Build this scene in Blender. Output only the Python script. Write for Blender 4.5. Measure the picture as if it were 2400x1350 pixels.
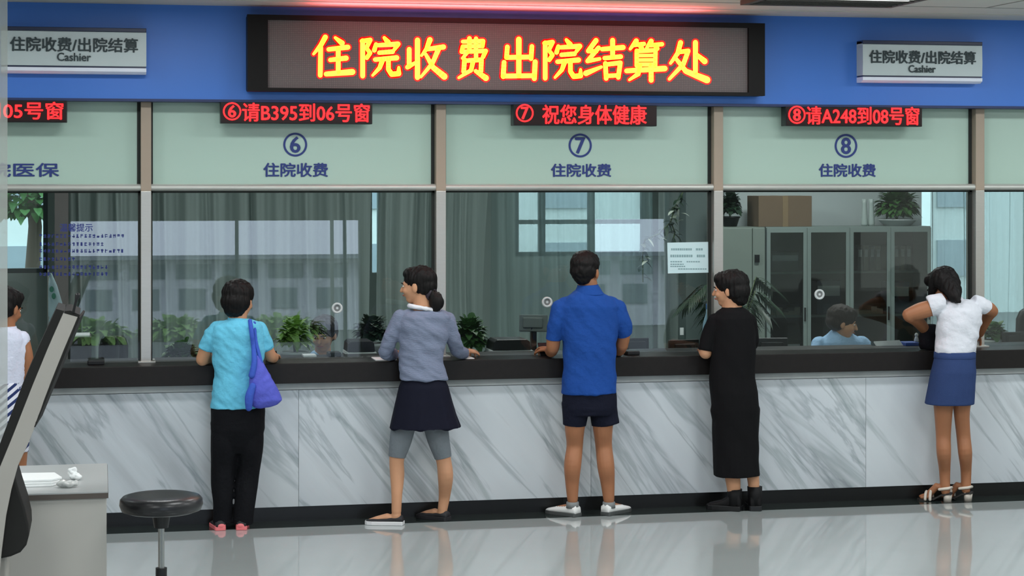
import bpy, bmesh, math, random
import numpy as np
from mathutils import Vector, Matrix, Euler, noise
random.seed(7)
for _o in list(bpy.data.objects):
    bpy.data.objects.remove(_o, do_unlink=True)
S = bpy.context.scene
COL = S.collection
R = math.radians
# ------------------------------------------------------------------ camera
F = 4600.0                       # focal length in photo pixels (2400 px wide)
PSI = math.atan(F / 21800.0)     # the camera looks a little to the right of the counter's normal
D, H, HORIZON = 12.6, 2.18, 425.0
cam = bpy.data.cameras.new('camera')
cam.sensor_width = 36.0
cam.lens = F * 36.0 / 2400.0
cam.shift_y = -(675.0 - HORIZON) / 2400.0
cam.clip_end = 300
camo = bpy.data.objects.new('camera', cam)
COL.objects.link(camo)
camo.location = (0, -D, H)
camo.rotation_euler = (R(90), 0, -PSI)
S.camera = camo
# ------------------------------------------------------------------ colour management and world
S.view_settings.view_transform = 'Standard'
S.view_settings.look = 'None'
S.view_settings.gamma = 1.0
S.view_settings.use_curve_mapping = False
S.view_settings.exposure = 0.0
w = bpy.data.worlds.new('overcast_sky')
S.world = w
w.use_nodes = True
bg = w.node_tree.nodes['Background']
bg.inputs['Color'].default_value = (0.68, 0.80, 1.0, 1)
bg.inputs['Strength'].default_value = 4.5
# ------------------------------------------------------------------ large lights (panels of the hall and office ceilings)
ZC = 3.31                        # hall ceiling
def area(name, loc, sx, sy, power, col=(1, 1, 1), rot=(0, 0, 0), parent=None, spread=None):
    l = bpy.data.lights.new(name, 'AREA')
    l.shape = 'RECTANGLE'; l.size = sx; l.size_y = sy; l.energy = power; l.color = col
    if spread: l.spread = R(spread)
    o = bpy.data.objects.new(name, l); COL.objects.link(o)
    o.location = loc; o.rotation_euler = rot
    if parent: o.parent = parent
    return o
LIGHT_COL = (0.985, 0.99, 1.0)
HALL_PANELS = [(x, y) for y, xs in ((-1.45, (-1.6, 0.4, 2.4, 4.4, 6.4, 8.4)), (-4.6, (-1.6, 1.8, 5.2, 8.6)), (-9.0, (-1.6, 2.6, 7.0))) for x in xs]
HALL_POWER = {-1.45: 21.5, -4.6: 46.0, -9.0: 84.0}
OFFICE_PANELS = [(0.6, 2.4), (3.2, 2.4), (5.8, 2.4)]
OFFICE_POWER = 38.0

# ------------------------------------------------------------------ helpers
FW = Vector((math.sin(PSI), math.cos(PSI), 0)); RT = Vector((math.cos(PSI), -math.sin(PSI), 0))
CAM = Vector((0, -D, H))
def ray(px, py):
    return FW + RT * ((px - 1200) / F) + Vector((0, 0, (HORIZON - py) / F))
def at(px, py, Y):
    d = ray(px, py); return CAM + d * ((Y + D) / d.y)
def floor_at(px, py, z=0.0):
    d = ray(px, py); return CAM + d * ((z - H) / d.z)
def mpp(px, Y):                  # metres per photo pixel at that column and depth
    d = ray(px, HORIZON); return (Y + D) / d.y / F
def X(px, Y=0.0): return at(px, 500, Y).x
def Z(py, px, Y=0.0): return at(px, py, Y).z
def lin(c):
    return tuple((v / 12.92 if v <= 0.04045 else ((v + 0.055) / 1.055) ** 2.4) for v in (c[0] / 255, c[1] / 255, c[2] / 255)) + (1,)

MATS = {}
def mat(name, rgb, rough=0.6, spec=0.5, metal=0.0, var=0.06, scale=8.0, bump=0.0, bscale=60.0, stretch=None, emit=None, estr=0.0, trans=0.0, coat=0.0):
    if name in MATS: return MATS[name]
    m = bpy.data.materials.new(name); m.use_nodes = True
    nt = m.node_tree; N = nt.nodes; L = nt.links
    b = N['Principled BSDF']
    b.inputs['Roughness'].default_value = rough
    b.inputs['Specular IOR Level'].default_value = spec
    b.inputs['Metallic'].default_value = metal
    b.inputs['Coat Weight'].default_value = coat
    tc = N.new('ShaderNodeTexCoord'); mp = N.new('ShaderNodeMapping')
    if stretch: mp.inputs['Scale'].default_value = stretch
    L.new(tc.outputs['Object'], mp.inputs['Vector'])
    nz = N.new('ShaderNodeTexNoise'); nz.inputs['Scale'].default_value = scale; nz.inputs['Detail'].default_value = 4
    L.new(mp.outputs['Vector'], nz.inputs['Vector'])
    mx = N.new('ShaderNodeMix'); mx.data_type = 'RGBA'
    c = lin(rgb)
    mx.inputs[6].default_value = tuple(max(0, v * (1 - var)) for v in c[:3]) + (1,)
    mx.inputs[7].default_value = tuple(min(1, v * (1 + var)) for v in c[:3]) + (1,)
    L.new(nz.outputs['Fac'], mx.inputs[0]); L.new(mx.outputs[2], b.inputs['Base Color'])
    if bump:
        n2 = N.new('ShaderNodeTexNoise'); n2.inputs['Scale'].default_value = bscale; n2.inputs['Detail'].default_value = 3
        L.new(mp.outputs['Vector'], n2.inputs['Vector'])
        bp = N.new('ShaderNodeBump'); bp.inputs['Strength'].default_value = bump; bp.inputs['Distance'].default_value = 0.01
        L.new(n2.outputs['Fac'], bp.inputs['Height']); L.new(bp.outputs['Normal'], b.inputs['Normal'])
    if emit:
        b.inputs['Emission Color'].default_value = lin(emit); b.inputs['Emission Strength'].default_value = estr
    if trans: b.inputs['Transmission Weight'].default_value = trans
    MATS[name] = m
    return m
def mat_glass(name, tint=(1, 1, 1), haze=0.0, haze_col=(200, 210, 210), refl=1.0, rough=0.0):
    if name in MATS: return MATS[name]
    m = bpy.data.materials.new(name); m.use_nodes = True
    nt = m.node_tree; N = nt.nodes; L = nt.links
    N.remove(N['Principled BSDF']); out = N['Material Output']
    tr = N.new('ShaderNodeBsdfTransparent'); tr.inputs['Color'].default_value = (*tint, 1)
    gl = N.new('ShaderNodeBsdfGlossy'); gl.inputs['Roughness'].default_value = rough
    fr = N.new('ShaderNodeFresnel'); fr.inputs['IOR'].default_value = 1.5
    mul = N.new('ShaderNodeMath'); mul.operation = 'MULTIPLY'; mul.use_clamp = True; mul.inputs[1].default_value = refl
    L.new(fr.outputs[0], mul.inputs[0])
    m1 = N.new('ShaderNodeMixShader'); L.new(mul.outputs[0], m1.inputs[0])
    if haze:
        df = N.new('ShaderNodeBsdfDiffuse'); df.inputs['Color'].default_value = lin(haze_col)
        nz = N.new('ShaderNodeTexNoise'); nz.inputs['Scale'].default_value = 3.0
        mr = N.new('ShaderNodeMapRange'); mr.inputs[3].default_value = haze * 0.9; mr.inputs[4].default_value = haze * 1.1
        L.new(nz.outputs['Fac'], mr.inputs[0])
        m0 = N.new('ShaderNodeMixShader'); L.new(mr.outputs[0], m0.inputs[0]); L.new(tr.outputs[0], m0.inputs[1]); L.new(df.outputs[0], m0.inputs[2])
        L.new(m0.outputs[0], m1.inputs[1])
    else:
        L.new(tr.outputs[0], m1.inputs[1])
    L.new(gl.outputs[0], m1.inputs[2]); L.new(m1.outputs[0], out.inputs['Surface'])
    MATS[name] = m
    return m
def mat_led(name, rgb, strength):
    return mat(name, rgb, rough=0.5, emit=rgb, estr=strength, var=0.1, scale=200)

ORG = {}
def tag(o, label=None, cat=None, group=None, kind=None):
    if label: o['label'] = label
    if cat: o['category'] = cat
    if group: o['group'] = group
    if kind: o['kind'] = kind
    return o
def thing(name, loc, label, cat, group=None, kind=None):
    o = bpy.data.objects.new(name, None); COL.objects.link(o)
    o.empty_display_size = 0.1
    o.location = loc; ORG[o.name] = Vector(loc)
    return tag(o, label, cat, group, kind)
def struct(name, loc=(0, 0, 0)):
    o = bpy.data.objects.new(name, None); COL.objects.link(o); o.location = loc; ORG[o.name] = Vector(loc)
    o['kind'] = 'structure'; return o

class MB:
    def __init__(s): s.bm = bmesh.new()
    def box(s, x0, x1, y0, y1, z0, z1, M=None):
        vs = [s.bm.verts.new((x, y, z)) for z in (z0, z1) for y in (y0, y1) for x in (x0, x1)]
        for f in ((0, 2, 3, 1), (4, 5, 7, 6), (0, 1, 5, 4), (2, 6, 7, 3), (0, 4, 6, 2), (1, 3, 7, 5)):
            s.bm.faces.new([vs[i] for i in f])
        if M:
            for v in vs: v.co = M @ v.co
        return s
    def loft(s, rings, cap=True):
        rv = [[s.bm.verts.new(p) for p in r] for r in rings]
        n = len(rv[0])
        for a, b in zip(rv, rv[1:]):
            for i in range(n):
                s.bm.faces.new((a[i], a[(i + 1) % n], b[(i + 1) % n], b[i]))
        if cap:
            s.bm.faces.new(list(reversed(rv[0]))); s.bm.faces.new(rv[-1])
        return s
    def tube(s, pts, radii, n=14, round_ends=True, flat=1.0, flat_axis=None):
        P = [Vector(p) for p in pts]; Rr = list(radii) if hasattr(radii, '__len__') else [radii] * len(P)
        T = []
        for i in range(len(P)):
            a = P[max(i - 1, 0)]; b = P[min(i + 1, len(P) - 1)]
            T.append((b - a).normalized())
        ref = Vector(flat_axis) if flat_axis else (Vector((0, 1, 0)) if abs(T[0].y) < 0.8 else Vector((1, 0, 0)))
        rings = []
        def ring(p, t, r):
            u = (ref - t * ref.dot(t))
            u = u.normalized() if u.length > 1e-5 else t.orthogonal().normalized()
            v = t.cross(u)
            return [p + u * (math.cos(2 * math.pi * k / n) * r * flat) + v * (math.sin(2 * math.pi * k / n) * r) for k in range(n)]
        if round_ends:
            for f, q in ((0.9, 0.4), (0.5, 0.85)): rings.append(ring(P[0] - T[0] * Rr[0] * f, T[0], Rr[0] * q))
        for p, t, r in zip(P, T, Rr): rings.append(ring(p, t, r))
        if round_ends:
            for f, q in ((0.5, 0.85), (0.9, 0.4)): rings.append(ring(P[-1] + T[-1] * Rr[-1] * f, T[-1], Rr[-1] * q))
        return s.loft(rings)
    def cyl(s, p0, p1, r0, r1=None, n=24):
        return s.tube([p0, p1], [r0, r0 if r1 is None else r1], n=n, round_ends=False)
    def ell(s, c, r, M=None, u=20, v=12):
        mt = (M if M else Matrix.Identity(4)) @ Matrix.Translation(Vector(c)) @ Matrix.Diagonal((r[0], r[1], r[2], 1))
        bmesh.ops.create_uvsphere(s.bm, u_segments=u, v_segments=v, radius=1.0, matrix=mt)
        return s
    def prism(s, prof, vec):         # planar outline (list of Vectors) pushed along vec
        v = Vector(vec); n = len(prof)
        a = [s.bm.verts.new(p) for p in prof]; b = [s.bm.verts.new(Vector(p) + v) for p in prof]
        s.bm.faces.new(a); s.bm.faces.new(list(reversed(b)))
        for i in range(n): s.bm.faces.new((a[i], b[i], b[(i + 1) % n], a[(i + 1) % n]))
        return s
    def disc(s, c, r, y0, y1, n=40, inner=0.0):      # ring or disc in the XZ plane
        c = Vector(c)
        def rg(rr, y): return [Vector((c.x + math.cos(2 * math.pi * k / n) * rr, y, c.z + math.sin(2 * math.pi * k / n) * rr)) for k in range(n)]
        if inner:
            rv = [[s.bm.verts.new(p) for p in q] for q in (rg(r, y0), rg(r, y1), rg(inner, y1), rg(inner, y0))]
            for a, b in zip(rv, rv[1:] + rv[:1]):
                for i in range(n): s.bm.faces.new((a[i], a[(i + 1) % n], b[(i + 1) % n], b[i]))
        else: s.loft([rg(r, y0), rg(r, y1)])
        return s
    def quad(s, a, b, c, d):
        s.bm.faces.new([s.bm.verts.new(p) for p in (a, b, c, d)]); return s
    def mesh(s, name):
        bmesh.ops.recalc_face_normals(s.bm, faces=s.bm.faces[:])
        me = bpy.data.meshes.new(name); s.bm.to_mesh(me); s.bm.free(); return me
    def build(s, name, m, parent=None, smooth=False, bevel=0.0, solid=0.0, kind=None, seg=2):
        return link(s.mesh(name), name, m, parent, smooth, bevel, solid, kind, seg)
    def blob(s, name, m, parent, voxel=0.006, smooth=3, disp=None, factor=0.5):
        me = s.mesh(name)
        o = bpy.data.objects.new('tmp', me); COL.objects.link(o)
        md = o.modifiers.new('r', 'REMESH'); md.mode = 'VOXEL'; md.voxel_size = voxel; md.adaptivity = 0
        if smooth:
            sm = o.modifiers.new('s', 'SMOOTH'); sm.factor = factor; sm.iterations = smooth
        dg = bpy.context.evaluated_depsgraph_get(); dg.update()
        m2 = bpy.data.meshes.new_from_object(o.evaluated_get(dg))
        bpy.data.objects.remove(o, do_unlink=True); bpy.data.meshes.remove(me)
        if disp:
            n = len(m2.vertices)
            co = np.empty(n * 3); m2.vertices.foreach_get('co', co); co = co.reshape(-1, 3)
            no = np.empty(n * 3); m2.vertices.foreach_get('normal', no); no = no.reshape(-1, 3)
            amt = np.array([disp(Vector(c)) for c in co])
            m2.vertices.foreach_set('co', (co + no * amt[:, None]).ravel()); m2.update()
        return link(m2, name, m, parent, True)
def link(me, name, m, parent=None, smooth=False, bevel=0.0, solid=0.0, kind=None, seg=2):
    me.name = name
    me.materials.clear()
    me.materials.append(m)
    o = bpy.data.objects.new(name, me); COL.objects.link(o)
    if smooth:
        me.polygons.foreach_set('use_smooth', [True] * len(me.polygons))
    if parent is not None:
        org = ORG[parent.name]; o.parent = parent
    else:
        n = len(me.vertices); co = np.empty(n * 3); me.vertices.foreach_get('co', co); co = co.reshape(-1, 3)
        lo, hi = co.min(0), co.max(0)
        org = Vector(((lo[0] + hi[0]) / 2, (lo[1] + hi[1]) / 2, lo[2])); o.location = org
    me.transform(Matrix.Translation(-org))
    ORG[o.name] = org
    if bevel:
        b = o.modifiers.new('bevel', 'BEVEL'); b.width = bevel; b.segments = seg; b.limit_method = 'ANGLE'; b.angle_limit = R(40)
    if solid:
        q = o.modifiers.new('solid', 'SOLIDIFY'); q.thickness = solid; q.offset = 0
    if kind: o['kind'] = kind
    return o
def box(name, m, x0, x1, y0, y1, z0, z1, parent=None, bevel=0.0, kind=None):
    return MB().box(x0, x1, y0, y1, z0, z1).build(name, m, parent, bevel=bevel, kind=kind)
def text(s, name, m, x0, x1, z0, z1, y, parent, bold=0.0, depth=0.004, shear=0.0):
    cu = bpy.data.curves.new('t', 'FONT'); cu.body = s; cu.size = 1.0; cu.resolution_u = 3; cu.shear = shear
    o = bpy.data.objects.new('t', cu); COL.objects.link(o)
    dg = bpy.context.evaluated_depsgraph_get(); dg.update()
    me = bpy.data.meshes.new_from_object(o.evaluated_get(dg))
    bpy.data.objects.remove(o, do_unlink=True)
    n = len(me.vertices); co = np.empty(n * 3); me.vertices.foreach_get('co', co); co = co.reshape(-1, 3)
    lo, hi = co.min(0), co.max(0)
    q = np.empty_like(co)
    q[:, 0] = x0 + (co[:, 0] - lo[0]) / (hi[0] - lo[0]) * (x1 - x0)
    q[:, 2] = z0 + (co[:, 1] - lo[1]) / (hi[1] - lo[1]) * (z1 - z0)
    q[:, 1] = y
    me.vertices.foreach_set('co', q.ravel()); me.update()
    bm = bmesh.new(); bm.from_mesh(me)
    if bold:                                   # heavier strokes: the glyph struck several times, slightly shifted
        e = bold * (z1 - z0) * 0.6
        base = bm.faces[:]
        for i_, (dx, dz) in enumerate(((e, 0), (-e, 0), (0, e * 0.7), (0, -e * 0.7))):
            dup = bmesh.ops.duplicate(bm, geom=base)
            for v in [q for q in dup['geom'] if isinstance(q, bmesh.types.BMVert)]: v.co.x += dx; v.co.z += dz; v.co.y -= 0.0004 * (i_ + 1)
    g = bmesh.ops.extrude_face_region(bm, geom=bm.faces[:])
    for v in [e for e in g['geom'] if isinstance(e, bmesh.types.BMVert)]: v.co.y += depth
    bmesh.ops.recalc_face_normals(bm, faces=bm.faces[:])
    bm.to_mesh(me); bm.free()
    return link(me, name, m, parent)
# ------------------------------------------------------------------ materials of the building
def mat_marble():
    m = mat('grey_marble', (196, 203, 206), rough=0.22, spec=0.4)
    nt = m.node_tree; N = nt.nodes; L = nt.links; b = N['Principled BSDF']
    tc = N.new('ShaderNodeTexCoord'); mp = N.new('ShaderNodeMapping')
    m0 = N.new('ShaderNodeMapping'); m0.inputs['Rotation'].default_value = (0, R(-52), 0)
    mp.inputs['Scale'].default_value = (0.42, 1.0, 3.2)
    gi = N.new('ShaderNodeObjectInfo'); ad = N.new('ShaderNodeVectorMath'); ad.operation = 'ADD'   # every slab its own piece of stone
    cx = N.new('ShaderNodeCombineXYZ'); ml = N.new('ShaderNodeMath'); ml.operation = 'MULTIPLY'; ml.inputs[1].default_value = 20.0
    L.new(gi.outputs['Random'], ml.inputs[0]); L.new(ml.outputs[0], cx.inputs[1])
    L.new(tc.outputs['Object'], m0.inputs['Vector']); L.new(m0.outputs['Vector'], ad.inputs[0]); L.new(cx.outputs[0], ad.inputs[1])
    L.new(ad.outputs[0], mp.inputs['Vector'])
    def nz(scale, det, dist, rough=0.55):
        n = N.new('ShaderNodeTexNoise'); n.inputs['Scale'].default_value = scale; n.inputs['Detail'].default_value = det
        n.inputs['Roughness'].default_value = rough; n.inputs['Distortion'].default_value = dist
        L.new(mp.outputs['Vector'], n.inputs['Vector']); return n
    def ramp(src, stops):
        r = N.new('ShaderNodeValToRGB'); e = r.color_ramp.elements
        e[0].position, e[0].color = stops[0][0], lin(stops[0][1]); e[1].position, e[1].color = stops[1][0], lin(stops[1][1])
        for p, c in stops[2:]:
            q = e.new(p); q.color = lin(c)
        L.new(src, r.inputs[0]); return r
    a = ramp(nz(0.75, 6, 0.35).outputs['Fac'], [(0.30, (160, 166, 170)), (0.46, (200, 208, 213)), (0.60, (206, 214, 218)), (0.74, (168, 174, 178))])
    v = ramp(nz(1.0, 6, 0.5, 0.55).outputs['Fac'], [(0.475, (255, 255, 255)), (0.497, (172, 179, 182)), (0.525, (255, 255, 255))])
    v2 = ramp(nz(0.5, 6, 0.6, 0.6).outputs['Fac'], [(0.44, (255, 255, 255)), (0.475, (192, 199, 200)), (0.50, (250, 250, 252))])
    x1 = N.new('ShaderNodeMix'); x1.data_type = 'RGBA'; x1.blend_type = 'MULTIPLY'; x1.inputs[0].default_value = 0.5
    x2 = N.new('ShaderNodeMix'); x2.data_type = 'RGBA'; x2.blend_type = 'MULTIPLY'; x2.inputs[0].default_value = 0.65
    L.new(a.outputs[0], x1.inputs[6]); L.new(v.outputs[0], x1.inputs[7])
    L.new(x1.outputs[2], x2.inputs[6]); L.new(v2.outputs[0], x2.inputs[7])
    L.new(x2.outputs[2], b.inputs['Base Color'])
    return m
MARBLE = mat_marble()
FLOORM = mat('polished_floor_tile', (160, 169, 168), rough=0.06, spec=0.7, var=0.07, scale=2.2, coat=0.3)
BORDER = mat('dark_floor_border_tile', (34, 42, 40), rough=0.10, spec=0.5, var=0.15, scale=5)
BLACKSTONE = mat('dark_granite', (28, 25, 24), rough=0.42, spec=0.25, var=0.3, scale=30)
BASEB = mat('black_skirting', (20, 21, 21), rough=0.3, spec=0.4, var=0.3, scale=14)
CEIL = mat('ceiling_plaster', (205, 206, 200), rough=0.8, spec=0.2, var=0.04)
BLUE = mat('blue_fascia_panel', (66, 119, 204), rough=0.38, spec=0.35, var=0.03, scale=2)
ALU = mat('brushed_aluminium', (190, 188, 182), rough=0.34, metal=0.75, var=0.08, scale=20, stretch=(1, 1, 12))
RAILM = mat('polished_rail', (196, 198, 192), rough=0.28, metal=0.4, var=0.05, scale=20)
BEIGE = mat('beige_metal_post', (160, 146, 130), rough=0.5, spec=0.4, var=0.05)
FROST = mat('pale_green_frosted_film', (172, 198, 186), rough=0.22, spec=0.5, var=0.02, scale=1.5)
DARKGAP = mat('dark_rubber_gasket', (48, 52, 50), rough=0.7, spec=0.2)
NAVYTXT = mat('navy_lettering_paint', (28, 50, 120), rough=0.5, var=0.1)
GLASS = mat_glass('clear_counter_glass', tint=(0.93, 0.965, 0.95), refl=1.35)
TINT = mat_glass('tinted_window_glass', tint=(0.90, 0.95, 0.91))
PAINT = mat('hall_wall_paint', (205, 208, 204), rough=0.8, spec=0.2, var=0.03)
OFFWALL = mat('office_wall_paint', (150, 162, 158), rough=0.8, spec=0.2, var=0.05, scale=3)
OFFPALE = mat('office_pale_wall_paint', (196, 208, 208), rough=0.8, spec=0.2, var=0.03)
FRAME = mat('grey_window_frame', (70, 82, 84), rough=0.5, spec=0.4)
WHITE = mat('white_paper', (232, 236, 236), rough=0.8, spec=0.2, var=0.02)
BLK = mat('black_plastic', (22, 23, 25), rough=0.4, spec=0.4, var=0.15)
GREYP = mat('grey_plastic', (120, 124, 124), rough=0.5, spec=0.4)

# ------------------------------------------------------------------ building shell
XL, XR, YB, YG, YO = -4.0, 10.0, -21.0, 0.25, 5.0       # left, right, hall back, glass line, office window wall
fl = MB().box(XL, XR, YB, YO + 0.2, -0.1, 0.0).build('floor', FLOORM, kind='structure')
MB().box(XL, XR, -0.215, 0.05, 0.0, 0.0015).build('trim_1', BORDER, kind='structure')
ce = struct('ceiling', (0, 0, ZC))
MB().box(XL, XR, YB, YO + 0.2, ZC, ZC + 0.1).build('ceiling_slab', CEIL, ce)
SEAM = mat('ceiling_seam_shadow_gap', (150, 152, 148), rough=0.8)
g = MB()
for k in range(9):
    g.box(XL, XR, -0.75 - k * 0.6, -0.742 - k * 0.6, ZC - 0.003, ZC + 0.01)
for k in range(22):
    x = XL + 0.35 + k * 0.62
    if not 3.7 < x < 5.4: g.box(x, x + 0.008, -6.0, -0.742, ZC - 0.0035, ZC + 0.01)
g.build('ceiling_joint', SEAM, ce)
box('wall_left', PAINT, XL - 0.2, XL, YB, YO + 0.2, 0, ZC, kind='structure')
box('wall_right', PAINT, XR, XR + 0.2, YB, YO + 0.2, 0, ZC, kind='structure')
def wall_with_holes(name, m, y0, y1, holes, x0=XL, x1=XR, z0=0.0, z1=ZC):
    xs = sorted({x0, x1} | {h[0] for h in holes} | {h[1] for h in holes})
    b = MB()
    for a, c in zip(xs, xs[1:]):
        zs = sorted([(h[2], h[3]) for h in holes if h[0] <= a + 1e-6 and h[1] >= c - 1e-6])
        z = z0
        for q0, q1 in zs:
            if q0 > z + 1e-4: b.box(a, c, y0, y1, z, q0)
            z = max(z, q1)
        if z < z1 - 1e-4: b.box(a, c, y0, y1, z, z1)
    return b.build(name, m, kind='structure')
# hall entrance wall behind the camera, seen only as reflections in the counter glass
TILT = R(1.5)
def vx(px, Y=YB): return at(px, 500, 2 * YG - Y).x
hall_holes = [(vx(165), vx(843), 0.0, 2.62), (vx(1395), vx(1580), 0.0, 2.62)]
DARKWALL = mat('hall_back_wall_paint', (120, 126, 122), rough=0.8, spec=0.2)
wall_with_holes('wall_back', DARKWALL, YB - 0.2, YB, hall_holes)
# blue fascia over the windows
ZF = Z(239, 1200, 0.08)
box('wall_front', BLUE, XL, XR, 0.08, 0.36, ZF, ZC, kind='structure')
box('trim_2', mat('navy_fascia_edge', (24, 44, 92), rough=0.5), XL, XR, 0.076, 0.36, ZF - 0.016, ZF, kind='structure')
box('trim_3', mat('ceiling_cove_paint', (196, 196, 190), rough=0.7), XL, XR, -0.30, 0.08, ZC - 0.006, ZC, kind='structure')

# service counter
ZT = Z(842, 1200, -0.06); ZU = Z(888, 1200, -0.06)
ctr = thing('service_counter', (3.0, 0.2, 0), 'long service counter of veined grey marble with thick dark stone top', 'counter')
box('countertop', BLACKSTONE, XL + .01, XR - .01, -0.06, 0.55, ZU, ZT, ctr, bevel=0.004)['label'] = 'dark polished stone top'
joints = [X(-30), X(700), X(1385), X(2030)]
stp = joints[2] - joints[1]
edges = [XL + .01] + [joints[1] + stp * k for k in (-2, -1, 0, 1, 2, 3)] + [XR - .01]
ZS = ZU - 0.046
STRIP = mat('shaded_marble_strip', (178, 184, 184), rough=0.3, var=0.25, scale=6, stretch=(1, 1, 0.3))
for a, b in zip(edges, edges[1:]):
    if b - a < 0.05: continue
    box('marble_panel', MARBLE, a + 0.0012, b - 0.0012, 0.0, 0.03, 0.095, ZS - 0.003, ctr)
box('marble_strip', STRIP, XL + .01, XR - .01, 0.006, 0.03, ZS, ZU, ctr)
box('baseboard', BASEB, XL + .01, XR - .01, 0.02, 0.05, 0.0, 0.095, ctr)['label'] = 'black skirting at the foot'
box('counter_carcass', OFFWALL, XL + .01, XR - .01, 0.03, 0.50, 0.095, ZU, ctr)

# window posts, rails, film panels and glass
MPX = (-390, 342, 1032, 1679, 2293, 2880)
MX = [X(p, 0.2) for p in MPX]
pitch = (MX[4] - MX[1]) / 3
MX = [MX[1] + pitch * k for k in (-1, 0, 1, 2, 3, 4)]
ZR0, ZR1 = Z(447, 1200, 0.2), Z(431, 1200, 0.2)
for k, x in enumerate(MX):
    p = struct('trim_%d' % (4 + k), (x, 0.25, ZT))
    MB().box(x - 0.033, x + 0.033, 0.17, 0.33, ZR0 - 0.0, ZF - 0.016).build('upper_post', BEIGE, p, bevel=0.003)
    MB().box(x - 0.033, x + 0.033, 0.17, 0.33, ZT, ZR0).build('lower_post', ALU, p, bevel=0.003)
    MB().box(x - 0.05, x + 0.06, 0.15, 0.35, ZT, ZT + 0.012).build('foot_plate', ALU, p, bevel=0.002)
LED_TXT = mat_led('red_led_text', (255, 22, 26), 3.2)
def ring_digit(dg, m, cx, cz, r, y, parent):
    o = MB().disc((cx, 0, cz), r, y, y + 0.004, inner=r * 0.83).build('number_ring', m, parent)
    text(dg, 'number', m, cx - r * 0.40, cx + r * 0.40, cz - r * 0.66, cz + r * 0.66, y, parent, bold=0.06)
LETTERS = {  # which characters stand on each film panel
    0: (None, '住院医保', (-85, 138, 382, 414)),
    1: ('6', '住院收费', (618, 768, 382, 414), (692, 339)),
    2: ('7', '住院收费', (1292, 1432, 384, 414), (1360, 341)),
    3: ('8', '住院收费', (1920, 2052, 384, 414), (1983, 342)),
}
PANE_LABEL = {}
for k in range(5):
    a, b = MX[k] + 0.033, MX[k + 1] - 0.033
    wd = struct('window_%d' % (k + 1), ((a + b) / 2, YG, ZT))
    MB().box(a, b, YG - 0.006, YG + 0.006, ZR1, ZF - 0.016).build('upper_panel', FROST, wd)
    zm_ = (ZR0 + ZR1) / 2; hr_ = (ZR1 - ZR0) / 2
    MB().prism([Vector((a, 0.31, ZR0)), Vector((a, 0.31, ZR1))] + [Vector((a, 0.205 - 0.03 * math.cos(t * math.pi / 12), zm_ + hr_ * math.sin(t * math.pi / 12))) for t in (6, 5, 4, 3, 2, 1, 0, -1, -2, -3, -4, -5, -6)], (b - a, 0, 0)).build('rail', RAILM, wd)
    gk = MB().box(a, a + 0.012, 0.235, 0.265, ZR1, ZF - 0.016).box(b - 0.022, b, 0.235, 0.265, ZR1, ZF - 0.016)
    gk.box(a, a + 0.01, 0.235, 0.265, ZT, ZR0).box(b - 0.016, b, 0.235, 0.265, ZT, ZR0).box(a, b, 0.235, 0.265, ZR0 - 0.012, ZR0)
    gk.build('gasket', DARKGAP, wd)
    # the panes lean back a little towards the office
    zc = (ZT + ZR0) / 2
    M = Matrix.Translation((0, YG, zc)) @ Matrix.Rotation(-TILT, 4, 'X') @ Matrix.Translation((0, -YG, -zc))
    MB().box(a + 0.005, b - 0.005, YG - 0.004, YG + 0.004, ZT + 0.002, ZR0 - 0.004, M).build('glass_pane', GLASS, wd)
    if k in LETTERS:
        L = LETTERS[k]; yp = YG - 0.010
        t = L[2]; xm = (t[0] + t[1]) / 2
        text(L[1], 'lettering', NAVYTXT, X(t[0], yp), X(t[1], yp), Z(t[3], xm, yp), Z(t[2], xm, yp), yp, wd, bold=0.05)
        if L[0]:
            c = L[3]; r = 28 * mpp(c[0], yp)
            ring_digit(L[0], NAVYTXT, X(c[0], yp), Z(c[1], c[0], yp), r, yp, wd)

# office shell: window wall at the back
def ox(px, Y=YO): return X(px, Y)
def oz(py, px, Y=YO): return Z(py, px, Y)
off_holes = [
    (ox(-60), ox(112), oz(640, 60), 2.75),
    (ox(872), ox(890), oz(640, 880), 2.6),
    (ox(1207), ox(1515), oz(600, 1360), 2.6),
    (ox(2150), ox(2420), oz(860, 2290), 2.6),
]
wall_with_holes('wall_office_back', OFFWALL, YO, YO + 0.2, off_holes)
n = 6
for h in off_holes:
    wn = struct('window_%d' % n, ((h[0] + h[1]) / 2, YO, h[2])); n += 1
    fb = MB()
    wdt = h[1] - h[0]
    if wdt > 0.3:
        fb.box(h[0], h[1], YO + 0.02, YO + 0.08, h[2], h[2] + 0.04).box(h[0], h[0] + 0.04, YO + 0.02, YO + 0.08, h[2], h[3]).box(h[1] - 0.04, h[1], YO + 0.02, YO + 0.08, h[2], h[3])
        if h is off_holes[2]:
            for px in (1272, 1388): fb.box(ox(px) - 0.03, ox(px) + 0.03, YO + 0.02, YO + 0.08, h[2], h[3])
            zb = oz(520, 1360); fb.box(h[0], h[1], YO + 0.02, YO + 0.08, zb - 0.02, zb + 0.02)
        fb.build('window_frame', FRAME, wn)
    MB().box(h[0], h[1], YO + 0.045, YO + 0.055, h[2], h[3]).build('window_glass', TINT, wn)
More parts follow.
